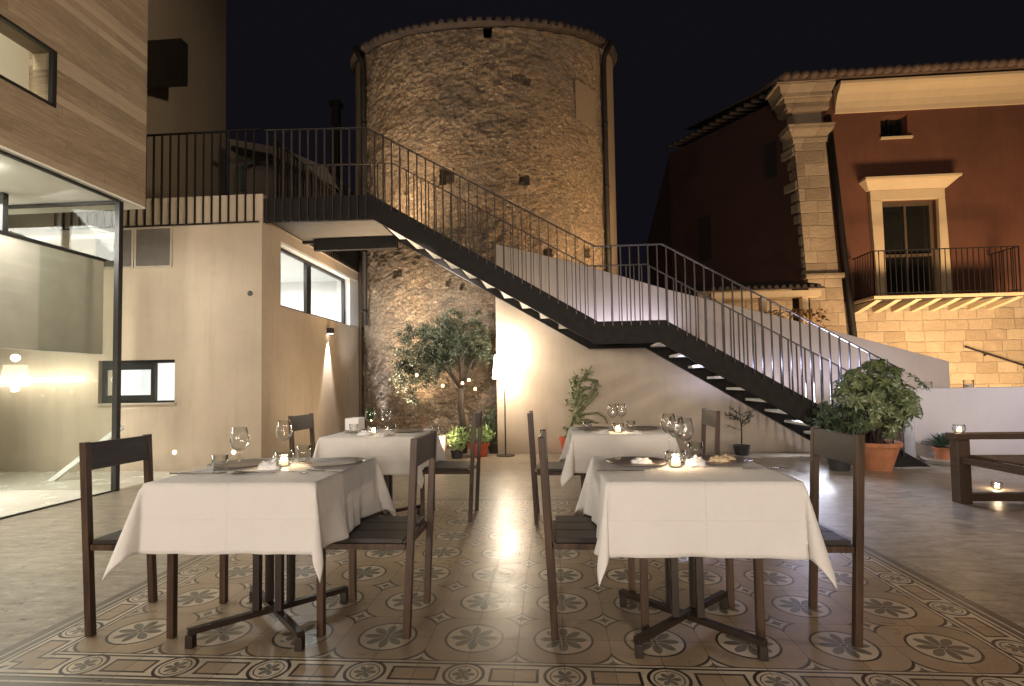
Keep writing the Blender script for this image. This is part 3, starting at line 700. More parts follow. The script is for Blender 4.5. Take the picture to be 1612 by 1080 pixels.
# ------------------------------------------------------------------ round tower
TCX, TCY, TR = -1.446, 12.23, 2.91
tw = thing('round_tower', 'round medieval tower of brown rubble masonry with a tiled roof', 'tower', (TCX, TCY, 0))
def toptz(y): return 7.62+0.30*(y-(TCY-TR))
holes = []
def tower_hit(px_, py_):
    v = ray(px_, py_); ox, oy = -TCX, -TCY
    A = v[0]**2+v[1]**2; B = 2*(v[0]*ox+v[1]*oy); Cc = ox*ox+oy*oy-TR*TR; D = B*B-4*A*Cc
    if D < 0: return None
    k = (-B-math.sqrt(D))/(2*A); return math.atan2(v[1]*k-TCY, v[0]*k-TCX), CH+v[2]*k
for hx, hy, ww, hh, dp in ((703, 277, .26, .28, .3), (825, 283, .17, .17, .25), (817, 122, .22, .16, .12), (830, 130, .10, .12, .2), (617, 298, .13, .18, .2), (862, 400, .17, .2, .25), (925, 396, .16, .2, .2), (768, 48, .14, .28, .3), (625, 430, .22, .15, .12), (706, 445, .09, .11, .15), (728, 452, .08, .09, .15), (640, 300, .1, .1, .08)):
    r_ = tower_hit(hx, hy)
    if r_: holes.append((r_[0], r_[1], ww/2/TR, hh/2, dp))
NA, NZ = 560, 300
A0, A1 = -math.pi*0.5-2.0, -math.pi*0.5+2.0
vs = np.zeros((NZ+1, NA+1, 3))
pa = [tower_hit(905, 125), tower_hit(938, 205)]
for i in range(NZ+1):
    for j in range(NA+1):
        th = A0+(A1-A0)*j/NA; cx, cy = math.cos(th), math.sin(th)
        zt2 = toptz(TCY+TR*cy); z = zt2*i/NZ
        q = Vector((TR*cx, TR*cy, z))
        d = noise.noise(q*1.3)*0.035 + noise.noise(q*4.5)*0.022 + noise.noise(Vector((q.x*11, q.y*11, q.z*16)))*0.016
        if pa[0] and pa[0][0] < th < pa[1][0] and pa[1][1] < z < pa[0][1]: d = 0.004
        if i % 1 == 0:
            for (ha, hz, hw, hh, dp) in holes:
                if abs(th-ha) < hw*(1+0.25*noise.noise(q*9)) and abs(z-hz) < hh*(1+0.25*noise.noise(q*8)): d -= dp
        rr = TR+d
        vs[i, j] = (TCX+rr*cx, TCY+rr*cy, z)
m_ = MB(); m_.v = [tuple(p) for p in vs.reshape(-1, 3)]
W_ = NA+1
m_.f = [(i*W_+j, i*W_+j+1, (i+1)*W_+j+1, (i+1)*W_+j) for i in range(NZ) for j in range(NA)]
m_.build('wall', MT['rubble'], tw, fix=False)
pm = MB()
if pa[0] and pa[1]:
    n = 10; a0_, a1_ = pa[0][0], pa[1][0]; zz0, zz1 = pa[1][1], pa[0][1]
    vv = [(TCX+(TR+0.012)*math.cos(a0_+(a1_-a0_)*k/n), TCY+(TR+0.012)*math.sin(a0_+(a1_-a0_)*k/n), z) for z in (zz0, zz1) for k in range(n+1)]
    pm.add(vv, [(k, k+1, k+n+2, k+n+1) for k in range(n)]); pm.build('plaster_patch', MT['towerplaster'], tw)
# roof: thin tilted disc with tile ends around the eave
m_ = MB(); NR = 96; ro = TR+0.13
ring = lambda r_, dz: [(TCX+r_*math.cos(2*math.pi*k/NR), TCY+r_*math.sin(2*math.pi*k/NR), 7.62+0.30*(r_*math.sin(2*math.pi*k/NR)+TR)+dz) for k in range(NR)]
m_.v = ring(ro-0.04, 0.04)+ring(ro, 0.08)+ring(TR-0.1, 0.0)+ring(0.6, 0.35)
m_.f = [(k, (k+1) % NR, (k+1) % NR+NR, k+NR) for k in range(NR)]+[(k+NR, (k+1) % NR+NR, (k+1) % NR+3*NR, k+3*NR) for k in range(NR)]+[((k+1) % NR, k, k+2*NR, (k+1) % NR+2*NR) for k in range(NR)]+[tuple(3*NR+k for k in range(NR))]
rf = m_.build('roof', MT['darktile'], tw)
m_ = MB()
for k in range(110):
    a_ = 2*math.pi*k/110; rr0 = ro+0.03+random.uniform(-.015,.015)
    e0 = Vector((TCX+rr0*math.cos(a_), TCY+rr0*math.sin(a_), 7.62+0.30*(rr0*math.sin(a_)+TR)+0.10))
    r1_ = ro-1.0; e1 = Vector((TCX+r1_*math.cos(a_), TCY+r1_*math.sin(a_), 7.62+0.30*(r1_*math.sin(a_)+TR)+0.24))
    m_.tube([e0, e1], [0.055, 0.045], 8)
m_.build('tile_course', MT['darktile'], rf, smooth=True)
for px_, side in ((579, 1), (948, -1)):
    th, _z = tower_hit(px_, 250); ct, sn = math.cos(th), math.sin(th); rp = TR+0.08
    m_ = MB(); zt2 = toptz(TCY+TR*sn)-0.02
    m_.tube([(TCX+(rp+0.18)*ct, TCY+(rp+0.18)*sn, zt2+0.08), (TCX+(rp+.02)*ct, TCY+(rp+.02)*sn, zt2-0.2), (TCX+rp*ct, TCY+rp*sn, zt2-0.4), (TCX+rp*ct, TCY+rp*sn, 2.35 if side == 1 else 0.0)], 0.055, 10)
    for zb in (2.6, 3.8, 5.1, 6.4): m_.lathe([(0.064, 0), (0.064, 0.04), (0.055, 0.04)], (TCX+rp*ct, TCY+rp*sn, zb), 10)
    m_.build('downpipe', MT['steel'], tw, smooth=True)
for aa, bb in ((tower_hit(572, 250)[0]-0.30, tower_hit(572, 250)[0]), (tower_hit(954, 250)[0], tower_hit(954, 250)[0]+0.35)):
    pm = MB(); n = 14; zs = [0.0, 2.5, 5.0, 7.3]
    for z in zs:
        for k in range(n+1):
            th = aa+(bb-aa)*k/n; pm.v.append((TCX+(TR+0.055)*math.cos(th), TCY+(TR+0.055)*math.sin(th), z if z < 7 else toptz(TCY+TR*math.sin(th))-0.03))
    for i in range(3):
        for k in range(n): q0 = i*(n+1)+k; pm.f.append((q0, q0+1, q0+n+2, q0+n+1))
    pm.build('plaster_strip', MT['towerplaster'], tw, smooth=True)

# ------------------------------------------------------------------ red house on the right
HY = 13.0
ho = thing('red_house', 'dark red plastered old house with stone corner pilaster, balcony and tiled eaves', 'house', (6.0, HY, 0))
dx0, dx1, dz0, dz1 = 7.80, 9.04, 2.98, 5.29
c = MB(); xa, xb = 6.35, 17
qx0, qx1, qz0, qz1 = 7.89, 8.50, 6.83, 7.36
def wallbox(c, x0, x1, z0, z1): c.box(x0, x1, HY, HY+0.5, z0, z1)
wallbox(c, xa, dx0, 2.98, 6.83); wallbox(c, dx1, xb, 2.98, 6.83); wallbox(c, dx0, dx1, 5.29, 6.83)
wallbox(c, xa, qx0, qz0, qz1); wallbox(c, qx1, xb, qz0, qz1); wallbox(c, xa, xb, qz1, 8.0)
c.build('wall', MT['red'], ho)
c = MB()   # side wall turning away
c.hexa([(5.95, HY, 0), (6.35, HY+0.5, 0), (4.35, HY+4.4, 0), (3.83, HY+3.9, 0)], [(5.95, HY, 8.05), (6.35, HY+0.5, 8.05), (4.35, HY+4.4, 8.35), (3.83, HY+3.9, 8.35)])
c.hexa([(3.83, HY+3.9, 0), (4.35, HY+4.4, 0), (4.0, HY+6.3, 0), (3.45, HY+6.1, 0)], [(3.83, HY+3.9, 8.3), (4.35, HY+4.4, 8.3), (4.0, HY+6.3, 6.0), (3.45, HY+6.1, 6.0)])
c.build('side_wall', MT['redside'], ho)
for t_, z0, z1, ww in ((0.12, 6.2, 7.1, .16), (0.62, 4.6, 5.9, .22)):
    bx, by = 5.95+(3.83-5.95)*t_, HY+3.9*t_; dxy = Vector((-2.12, 3.9, 0)).normalized(); nn = Vector((-dxy.y, dxy.x, 0))*0.03
    a_ = Vector((bx, by, 0))+nn*0.4; b_ = a_+dxy*ww*2.2
    m_ = MB(); m_.hexa([a_+Vector((0,0,z0)), b_+Vector((0,0,z0)), b_+nn*0.5+Vector((0,0,z0)), a_+nn*0.5+Vector((0,0,z0))], [a_+Vector((0,0,z1)), b_+Vector((0,0,z1)), b_+nn*0.5+Vector((0,0,z1)), a_+nn*0.5+Vector((0,0,z1))])
    m_.build('shutter', MT['void'], ho)
c = MB(); c.box(5.95, xb, HY-0.04, HY+0.5, 0, 2.94); c.build('stone_base', MT['ashlar'], ho)
# cornice cove
c = MB(); prof = [(0.0, 7.46), (-0.05, 7.46), (-0.06, 7.56), (-0.10, 7.70), (-0.18, 7.84), (-0.30, 7.96), (-0.34, 8.02), (-0.34, 8.08), (0.0, 8.08)]
c.prism_yz([(HY+0.001+a_-0.002, z) for a_, z in prof], 6.85, xb); c.build('cornice', MT['cream_trim'], ho)
# roof
c = MB(); c.hexa([(5.5, HY-0.46, 8.10), (xb, HY-0.46, 8.10), (xb, HY+5, 9.6), (4.6, HY+5, 9.6)], [(5.5, HY-0.46, 8.15), (xb, HY-0.46, 8.15), (xb, HY+5, 9.65), (4.6, HY+5, 9.65)])
rf = c.build('roof', MT['tile'], ho)
c = MB()
k = 0; xx = 5.55
while xx < 16.9:
    j = random.uniform(-.02, .02)
    c.tube([(xx, HY-0.56+j, 8.17), (xx, HY+2.4, 9.02)], [0.088, 0.07], 8); xx += 0.205
c.build('tile_course', MT['tile'], rf, smooth=True)
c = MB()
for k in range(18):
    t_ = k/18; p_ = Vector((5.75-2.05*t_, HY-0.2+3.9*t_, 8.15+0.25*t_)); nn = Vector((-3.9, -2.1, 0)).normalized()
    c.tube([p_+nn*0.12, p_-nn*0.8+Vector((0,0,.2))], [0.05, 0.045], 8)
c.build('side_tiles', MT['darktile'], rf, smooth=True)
# corner pilaster, leaning a little with the old wall
c = MB(); le = -0.052
def px_at(z, x): return x+le*(z-3.0)
def pbox(c, x0, x1, z0, z1, yo, yo2=None, g=0):
    yo2 = yo if yo2 is None else yo2
    c.hexa([(px_at(z0, x0), HY-yo, z0), (px_at(z0, x1), HY-yo, z0), (px_at(z0, x1), HY+0.3, z0), (px_at(z0, x0), HY+0.3, z0)],
           [(px_at(z1, x0)-g, HY-yo2, z1), (px_at(z1, x1)+g, HY-yo2, z1), (px_at(z1, x1)+g, HY+0.3, z1), (px_at(z1, x0)-g, HY+0.3, z1)])
pbox(c, 6.05, 6.78, 3.62, 6.75, 0.10); po = c.build('pilaster', MT['pilaster'], ho, bevel=0.012)
c = MB(); pbox(c, 6.03, 6.80, 0, 3.48, 0.18); pbox(c, 5.98, 6.86, 3.48, 3.60, 0.22); c.build('pedestal', MT['pilaster'], po, bevel=0.02)
c = MB()
z = 6.752
for (dz, g0, g1) in ((.08, .02, .04), (.06, .05, .05), (.14, .06, .14), (.07, .15, .15), (.05, .17, .17)):
    pbox(c, 6.05-g0, 6.78+g0, z, z+dz, 0.10+g0, 0.10+g1, g1-g0); z += dz+0.001
pbox(c, 6.07, 6.74, z, 7.50, 0.10); z = 7.501
for (dz, g0, g1) in ((.06, .06, .10), (.12, .11, .11), (.10, .13, .20), (.10, .22, .22), (.16, .24, .34), (.06, .36, .36)):
    pbox(c, 6.0-g0, 6.85+g0*0.3, z, z+dz, 0.12+g0*.8, 0.12+g1*.8, (g1-g0)*.6); z += dz+0.001
c.build('capital', MT['pilaster'], po, bevel=0.008)
c = MB()   # quoins toothing into the side wall
for k in range(13):
    z = 3.5+k*0.27; L_ = random.choice((.02, .07, .12, .05)); x_ = px_at(z, 6.05)
    c.hexa([(x_-L_*.35, HY-0.06, z), (x_+.02, HY-0.08, z), (x_+.02, HY+.3, z), (x_-L_-.05, HY+.3, z)], [(x_-L_*.35, HY-0.06, z+.21), (x_+.02, HY-0.08, z+.22), (x_+.02, HY+.3, z+.22), (x_-L_-.05, HY+.3, z+.2)])
c.build('quoin', MT['pilaster'], po, bevel=0.025)
# downpipe
c = MB(); ptop = at_y(1303, 182, HY-0.12); pbot = at_y(1345, 540, HY-0.12)
c.tube([ptop, ptop*0.5+pbot*0.5, pbot, pbot+(pbot-ptop)*0.3], 0.075, 10)
c.build('downpipe', MT['steel'], ho, smooth=True)
# balcony door
def tbox(c, x0b, x1b, x0t, x1t, z0, z1, yo, yo2=None):
    yo2 = yo if yo2 is None else yo2
    c.hexa([(x0b, HY-yo, z0), (x1b, HY-yo, z0), (x1b, HY+0.1, z0), (x0b, HY+0.1, z0)], [(x0t, HY-yo2, z1), (x1t, HY-yo2, z1), (x1t, HY+0.1, z1), (x0t, HY+0.1, z1)])
c = MB(); tbox(c, 7.62, 7.82, 7.54, 7.80, 2.96, 5.30, 0.09); tbox(c, 9.03, 9.27, 9.05, 9.20, 2.96, 5.30, 0.09); tbox(c, 7.54, 9.20, 7.54, 9.20, 5.301, 5.54, 0.09)
tbox(c, 7.50, 9.24, 7.36, 9.42, 5.541, 5.73, 0.10, 0.26); tbox(c, 7.34, 9.44, 7.33, 9.46, 5.731, 5.80, 0.30)
do = c.build('door_surround', MT['cream_trim'], ho, bevel=0.01)
c = MB(); yb = HY+0.10
c.box(7.80, 7.88, yb, yb+.06, 2.98, 5.29); c.box(8.96, 9.04, yb, yb+.06, 2.98, 5.29); c.box(7.88, 8.96, yb, yb+.06, 5.21, 5.29); c.box(7.88, 8.96, yb, yb+.06, 3.99, 4.05); c.box(7.88, 8.96, yb, yb+.06, 2.98, 3.1); c.box(8.395, 8.445, yb+.01, yb+.06, 3.1, 5.21)
dd = c.build('balcony_door', pbr('door_paint', (0.085, 0.055, 0.03), 0.6), ho)
MB().box(7.88, 8.96, yb+.065, yb+.08, 3.0, 5.25).build('pane', MT['darkglass'], dd)
c = MB(); c.box(qx0, qx1, HY+0.25, HY+0.3, qz0, qz1); wn = c.build('window', MT['darkglass'], ho)
c = MB(); c.box(qx0, qx0+.05, HY+0.2, HY+.249, qz0, qz1); c.box(qx1-.05, qx1, HY+0.2, HY+.249, qz0, qz1); c.box(qx0+.28, qx0+.32, HY+0.2, HY+.249, qz0, qz1); c.build('frame', MT['blackmetal'], wn)
MB().box(qx0-.03, qx1+.08, HY-.06, HY-.001, qz0-.05, qz0-.002).build('sill', MT['cream_trim'], wn)
# balcony
BY = 12.1; c = MB(); c.box(7.05, 10.15, BY, HY-0.042, 2.86, 2.93)
bo = c.build('balcony', MT['cream_trim'], ho, bevel=0.008)
MB().box(7.08, 10.12, BY+0.03, HY-0.043, 2.84, 2.859).build('underside_shade_plate', MT['darktile'], bo)  # dark plate added to paint the shade under the balcony slab
for k in range(8):
    x_ = 7.10+k*0.415; m_ = MB(); m_.prism_yz([(BY+0.02, 2.838), (HY-0.041, 2.838), (HY-0.041, 2.66), (BY+0.30, 2.77)], x_, x_+0.13); m_.build('corbel', MT['cream_trim'], bo)
m_ = MB(); xr0, xr1 = 7.10, 10.10
for (a_, b_) in (((xr0, HY-.05), (xr0, BY+.05)), ((xr0, BY+.05), (xr1, BY+.05)), ((xr1, BY+.05), (xr1, HY-.05))):
    m_.beam((a_[0], a_[1], 3.93), (b_[0], b_[1], 3.93), 0.03, 0.02); m_.beam((a_[0], a_[1], 2.99), (b_[0], b_[1], 2.99), 0.02, 0.015)
k = 0
while xr0+0.115*k < xr1+.01: m_.beam((xr0+.115*k, BY+.05, 2.93), (xr0+.115*k, BY+.05, 3.925), 0.014, 0.014); k += 1
for k in range(8):
    for x_ in (xr0, xr1): m_.beam((x_, BY+.05+.1*k, 2.93), (x_, BY+.05+.1*k, 3.925), 0.014, 0.014)
m_.build('balcony_railing', MT['steel'], ho)
# wall handrail on the stone base
m_ = MB(); p0 = at_y(1520, 546, HY-0.12); p1 = at_y(1640, 584, HY-0.12); m_.tube([p0, p1], 0.022, 8)
for t_ in (0.28, 0.8): q = p0.lerp(p1, t_); m_.beam((q.x, q.y, q.z), (q.x, HY-0.05, q.z-0.04), 0.03, 0.03)
m_.build('wall_handrail', MT['steel'], ho)
# lean-to between wall and house
pv = thing('lean_to_shed', 'small tiled lean-to with an open front between the ramp wall and the red house', 'shed', (4.5, 11.4, 0))
c = MB(); c.box(3.35, 5.55, 11.3, 11.5, 2.84, 2.97); c.build('beam', MT['cream_trim'], pv)
c = MB(); c.hexa([(3.3, 11.22, 2.99), (5.6, 11.22, 2.99), (5.6, 12.6, 3.3), (3.3, 12.6, 3.3)], [(3.3, 11.22, 3.02), (5.6, 11.22, 3.02), (5.6, 12.6, 3.33), (3.3, 12.6, 3.33)])
for k in range(16): c.tube([(3.36+.14*k, 11.18, 3.03), (3.36+.14*k, 12.5, 3.35)], .045, 8)
c.build('roof', MT['darktile'], pv)
for x_ in (3.45, 4.35, 5.18): MB().box(x_, x_+.12, 11.32, 11.46, 0, 2.838).build('pillar', MT['cream_trim'], pv)
MB().box(3.4, 5.5, 12.5, 12.6, 0, 3.2).build('back_wall', MT['ashlar'], pv)
lamp('shed_lamp', 'POINT', (4.6, 11.9, 2.3), 5, AMB, size=0.1)
ivy = MB()
for k in range(260):
    c_ = Vector((random.uniform(3.6, 5.6), 11.2+random.uniform(-.15, .1), 2.55-abs(random.gauss(0, .16)))); d_ = Vector((random.uniform(-1,1), random.uniform(-1,1), random.uniform(-1,1))).normalized()*0.06; e_ = d_.orthogonal().normalized()*0.03
    ivy.quad(c_-d_, c_+e_, c_+d_, c_-e_)
tag(ivy.build('creeper', m_leaf('autumn_leaves', (0.10, 0.045, 0.015), (0.30, 0.16, 0.05)), fix=False), 'amber trailing creeper hanging under the lean-to beam', 'creeper')

# house behind the roof terrace
bh = thing('terrace_house', 'dim plastered hut with a sloping pergola beam behind the roof terrace', 'house', (-6.3, 12, 3.6))
P_ = [at_y(x_, y_, 12.0) for x_, y_ in ((358, 218), (440, 232), (512, 262), (535, 300), (535, 345), (358, 345))]
c = MB(); c.prism_xz([(p_.x, p_.z) for p_ in P_][::-1], 12.0, 14.0); c.build('wall', MT['dim'], bh)
q0, q1, q2 = at_y(370, 237, 11.2), at_y(430, 250, 11.2), at_y(528, 300, 11.2)
c = MB(); c.beam(q0, q1, 0.3, 0.10); c.beam(q1, q2, 0.3, 0.10); c.build('pergola_beam', MT['blackmetal'], bh)
a_, b_ = at_y(380, 262, 11.6), at_y(412, 248, 11.6)
c = MB(); c.beam(a_, at_y(381, 300, 11.6), .07, .07); c.beam(a_, b_, .05, .08); c.beam(b_, at_y(470, 290, 11.6), .05, .08); c.build('awning_frame', MT['greenpaint'], bh)
ch = thing('chimney_stack', 'thin dark chimney stack in the gap left of the tower', 'chimney', (-5.8, 14, 3.6))
a_ = at_y(527, 165, 14); b_ = at_y(527, 215, 14); c = MB(); c.box(a_.x-.1, a_.x+.1, 14, 14.2, 2.5, a_.z); c.box(a_.x-.15, a_.x+.15, 13.95, 14.25, a_.z, a_.z+.12); c.build('stack', MT['void'], ch)

# ================================================================== LAMPS
LB = Vector((-0.76, 8.42, 0))
fl = thing('floor_lamp', 'slim floor lamp with a glowing white drum shade against the cream wall', 'floor lamp', LB)
MB().lathe([(0, 0), (0.15, 0), (0.15, 0.012), (0.02, 0.02), (0, 0.02)], LB, 28).build('base', MT['railsteel'], fl, smooth=False)
MB().tube([LB+Vector((0,0,.02)), LB+Vector((0,0,1.42))], 0.011, 10).build('pole', MT['railsteel'], fl, smooth=True)
m_ = MB(); m_.lathe_open([(0.195, 1.225), (0.155, 1.60)], LB, 36); so = m_.build('lamp_shade', MT['shade'], fl, smooth=True)
lamp('floor_lamp_bulb', 'POINT', LB+Vector((0, 0.0, 1.72)), 44, (1.0, 0.87, 0.66), size=0.06)
lamp('floor_lamp_bulb', 'POINT', LB+Vector((0, 0, 1.18)), 12, (1.0, 0.87, 0.66), size=0.05)

# ================================================================== FURNITURE
def make_chair():
    t = thing('dining_chair', '', 'chair')
    w, dp, s_ = 0.42, 0.40, 0.032; H_ = 0.90
    # faces +X ; rear posts at x=0, front legs at x=dp
    for y in (-w/2+s_/2, w/2-s_/2):
        m_ = MB(); ln = -0.045
        a_ = [(-s_/2, y-s_/2, 0), (s_/2, y-s_/2, 0), (s_/2, y+s_/2, 0), (-s_/2, y+s_/2, 0)]
        b_ = [(x_+ln, y_, H_) for x_, y_, z_ in a_]
        m_.hexa(a_, b_); m_.build('rear_post', MT['chairframe'], t, bevel=0.002)
        m_ = MB(); m_.box(dp-s_/2, dp+s_/2, y-s_/2, y+s_/2, 0, 0.425); m_.build('leg', MT['chairframe'], t, bevel=0.002)
    m_ = MB()
    for y in (-w/2+s_/2, w/2-s_/2): m_.box(0.0, dp-s_/2-.001, y-0.011, y+0.011, 0.395, 0.423)
    for x_ in (0.002, dp): m_.box(x_-0.010, x_+0.010, -w/2+s_+.001, w/2-s_-.001, 0.395, 0.423)
    m_.build('seat_frame', MT['chairframe'], t, bevel=0.002)
    m_ = MB(); n = 3; ww = (w-0.006)/n
    for k in range(n): y = -w/2+0.003+k*ww; m_.box(0.012, dp+0.028, y+0.0015, y+ww-0.0015, 0.4255, 0.448)
    m_.build('seat', MT['chairseat'], t, bevel=0.003)
    m_ = MB(); z0, z1 = 0.765, 0.895
    x0, x1 = -0.045*z0/H_, -0.045*z1/H_
    m_.hexa([(x0-.010, -w/2+s_+.001, z0), (x0+.014, -w/2+s_+.001, z0), (x0+.014, w/2-s_-.001, z0), (x0-.010, w/2-s_-.001, z0)], [(x1-.010, -w/2+s_+.001, z1), (x1+.014, -w/2+s_+.001, z1), (x1+.014, w/2-s_-.001, z1), (x1-.010, w/2-s_-.001, z1)])
    m_.build('backrest', MT['chairback'], t, bevel=0.003)
    return t
chair = make_chair(); chair['group'] = 'dark timber dining chairs around the four tables'
CH_ = [(-2.175, 2.565, 0, 'dark timber chair left of the front left table, nearest the glass lobby'),
       (-0.682, 2.607, math.pi, 'dark timber chair right of the front left table with its plank seat in full view'),
       (-0.010, 2.63, 0, 'dark timber chair left of the front right table beside the bright aisle'),
       (1.279, 2.615, math.pi, 'dark timber chair right of the front right table before the big potted plant'),
       (-0.705, 4.62, math.pi, 'dark timber chair right of the back left table in front of the olive tree'),
       (-0.150, 4.55, 0, 'dark timber chair left of the back right table across the aisle from the olive'),
       (1.27, 4.56, math.pi, 'dark timber chair right of the back right table beside the olive sapling'),
       (-2.19, 4.58, 0, 'dark timber chair left of the back left table below the wall downlight')]
for i, (x, y, a, lb) in enumerate(CH_):
    if i == 0: o = chair; o.location = (x, y, 0); o.rotation_euler = (0, 0, a); o['label'] = lb
    else: copy_tree(chair, (x, y, 0), a, lb)

def make_table():
    t = thing('dining_table', '', 'table')
    MB().box(-.372, .372, -.372, .372, .715, .742).build('tabletop', MT['tabletop'], t, bevel=0.003)
    for sx_, sy_ in ((-1,-1), (1,-1), (-1,1), (1,1)):
        MB().box(sx_*.055-.016, sx_*.055+.016, sy_*.055-.016, sy_*.055+.016, .085, .70).build('post', MT['tableframe'], t, bevel=0.002)
    MB().box(-.12, .12, -.12, .12, .7005, .7145).build('top_plate', MT['tableframe'], t)
    for sg in (1, -1):
        m_ = MB(); zc = .070 if sg == 1 else .0695
        if sg == 1: m_.beam((-.26, -.26, zc), (.26, .26, zc), .034, .026)
        else:
            m_.beam((-.26, .26, zc), (-.014, .014, zc), .034, .026); m_.beam((.014, -.014, zc), (.26, -.26, zc), .034, .026)
        for k in (-1, 1): m_.beam((k*.25, sg*k*.25, 0), (k*.25, sg*k*.25, .0565), .034, .034)
        m_.build('foot', MT['tableframe'], t, bevel=0.002)
    return t
def make_cloth(seed, drop=0.29, fl=(1,.45,1,1), tilt=0.02):
    a = 0.378; S_ = a+drop; N = 74; rnd = random.Random(seed)
    ph = [rnd.uniform(0, 6.28) for _ in range(8)]; am = [rnd.uniform(.6, 1.3) for _ in range(8)]
    # parameter grid with extra lines at the table edge
    def grid():
        g = [-S_+drop*k/16 for k in range(16)]+[-a+2*a*k/40 for k in range(41)]+[a+drop*(k+1)/16 for k in range(16)]
        return g
    G = grid(); n = len(G); m_ = MB()
    for v in G:
        for u in G:
            du = max(0, abs(u)-a); dv = max(0, abs(v)-a); su = 1 if u > 0 else -1; sv = 1 if v > 0 else -1
            x, y = max(-a, min(a, u)), max(-a, min(a, v)); z = 0.7455
            z += 0.0012*noise.noise(Vector((u*6, v*6, seed)))
            if du > 0 and dv == 0:
                wv = (math.sin(v*11+ph[0 if su > 0 else 1])*.7+math.sin(v*27+ph[2])*.4+math.sin(v*47+ph[3])*.18)*am[0]
                x += su*(0.006+du*(tilt+0.10*wv*min(1, du/drop)+0.02)); z -= du; y += 0.01*wv*du
            elif dv > 0 and du == 0:
                wv = (math.sin(u*9+ph[3 if sv > 0 else 4])*.6+math.sin(u*23+ph[5])*.4+math.sin(u*43+ph[6])*.2)*am[1]
                y += sv*(0.006+dv*(tilt+0.04*wv*min(1, dv/drop)+0.02)); z -= dv; x += 0.01*wv*dv
            elif du > 0 and dv > 0:
                ci = (0 if su < 0 else 1)+(0 if sv < 0 else 2)
                r = math.hypot(du, dv); f_ = math.atan2(dv, du)
                if r > drop*1.05: r = drop*(1.05+(r/drop-1.05)*.95)
                bul = math.sin(2*f_); fo = math.sin(4*f_+ph[6]*0)*0.25
                out = r*(0.02+0.34*fl[ci]*bul**0.8)+0.006
                ang = f_+0.35*math.sin(4*f_)*-1*0.5
                x += su*out*math.cos(ang)*(0.9+fo*.3); y += sv*out*math.sin(ang)*(0.9-fo*.3)
                z -= r*(1.0-0.07*bul*fl[ci])
            m_.v.append((x, y, z))
    for i in range(n-1):
        for j in range(n-1): k = i*n+j; m_.f.append((k, k+1, k+n+1, k+n))
    return m_
tb = make_table(); tb['group'] = 'square dining tables under white cloths'
TB = [(-1.372, 2.535, 0.0, 'square pedestal table at front left, between the glass lobby and the aisle', 'white linen cloth draped over the front left table nearest the glass lobby', 11),
      (0.588, 2.54, 0.0, 'square pedestal table at front right, nearest the big terracotta pot', 'white linen cloth draped over the front right table with two wide plates', 5),
      (-1.455, 4.43, 0.0, 'square pedestal table at back left, between the wall downlight and the olive tree', 'white linen cloth draped over the back left table before the olive tree', 23),
      (0.53, 4.48, 0.0, 'square pedestal table at back right in front of the cactus pot', 'white linen cloth draped over the back right table in front of the cactus', 31)]
for i, (x, y, a, lb, cl, sd) in enumerate(TB):
    if i == 0: tb.location = (x, y, 0); tb['label'] = lb
    else: copy_tree(tb, (x, y, 0), a, lb)
    c = make_cloth(sd, fl=((1,.35,1,1),(.4,.75,1,1),(.8,.8,1,1),(1,.8,1,1))[i]).build('tablecloth', MT['cloth'], smooth=True, solid=0.003)
    c.location = (x, y, 0); tag(c, cl, 'tablecloth', 'white tablecloths')

# ------------------------------------------------------------------ tableware
TZ = 0.7480
def tabl(px_, py_): return at_z(px_, py_, TZ)
def make_wine(kind='wineglass'):
    t = thing('wine_glass', '', 'wine glass')
    MB().lathe([(0, 0), (0.036, 0), (0.036, 0.002), (0.006, 0.006), (0.0035, 0.02), (0.0035, 0.095), (0.008, 0.104)], n=20).build('stem', MT[kind], t, smooth=True)
    MB().lathe_open([(0.006, 0.103), (0.022, 0.111), (0.037, 0.128), (0.042, 0.145), (0.040, 0.170), (0.031, 0.215), (0.0298, 0.215), (0.0385, 0.170), (0.0405, 0.146), (0.036, 0.130), (0.021, 0.113), (0.0, 0.108)], n=24).build('bowl', MT[kind], t, smooth=True)
    return t
def make_tumbler():
    t = MB().lathe([(0, 0.0), (0.030, 0.0), (0.036, 0.085), (0.0345, 0.085), (0.028, 0.012), (0, 0.012)], n=24).build('tumbler', MT['wineglass'], smooth=True)
    return tag(t, '', 'tumbler')
def make_plate():
    t = MB().lathe([(0, 0), (0.09, 0), (0.148, 0.012), (0.150, 0.015), (0.10, 0.006), (0, 0.006)], n=48).build('charger_plate', MT['charger'], smooth=True)
    return tag(t, '', 'plate')
def make_candle():
    t = thing('candle_glass', '', 'candle')
    MB().lathe_open([(0.0, 0.0), (0.03, 0.0), (0.046, 0.02), (0.050, 0.045), (0.042, 0.075), (0.040, 0.075), (0.048, 0.045), (0.044, 0.021), (0.028, 0.004), (0, 0.004)], n=28).build('glass', MT['wineglass'], t, smooth=True)
    MB().lathe([(0, 0.005), (0.020, 0.005), (0.020, 0.026), (0, 0.026)], n=20).build('wax', MT['wax'], t)
    MB().lathe([(0, 0.027), (0.005, 0.033), (0.006, 0.040), (0.0, 0.055)], n=10).build('flame', MT['flame'], t, smooth=True)
    return t
def candle_light(p, e=1.2): lamp('candle_light', 'POINT', (p[0], p[1], p[2]+0.05), e, (1.0, 0.70, 0.42), size=0.02)
protos = {}
def put(kind, maker, loc, label, group=None, rz=0):
    if kind not in protos:
        o = maker(); protos[kind] = o; o.location = loc; o.rotation_euler = (0, 0, rz); o['label'] = label
        if group: o['group'] = group
        return o
    return copy_tree(protos[kind], loc, rz, label)
GW = 'stemmed wine glasses on the tables'
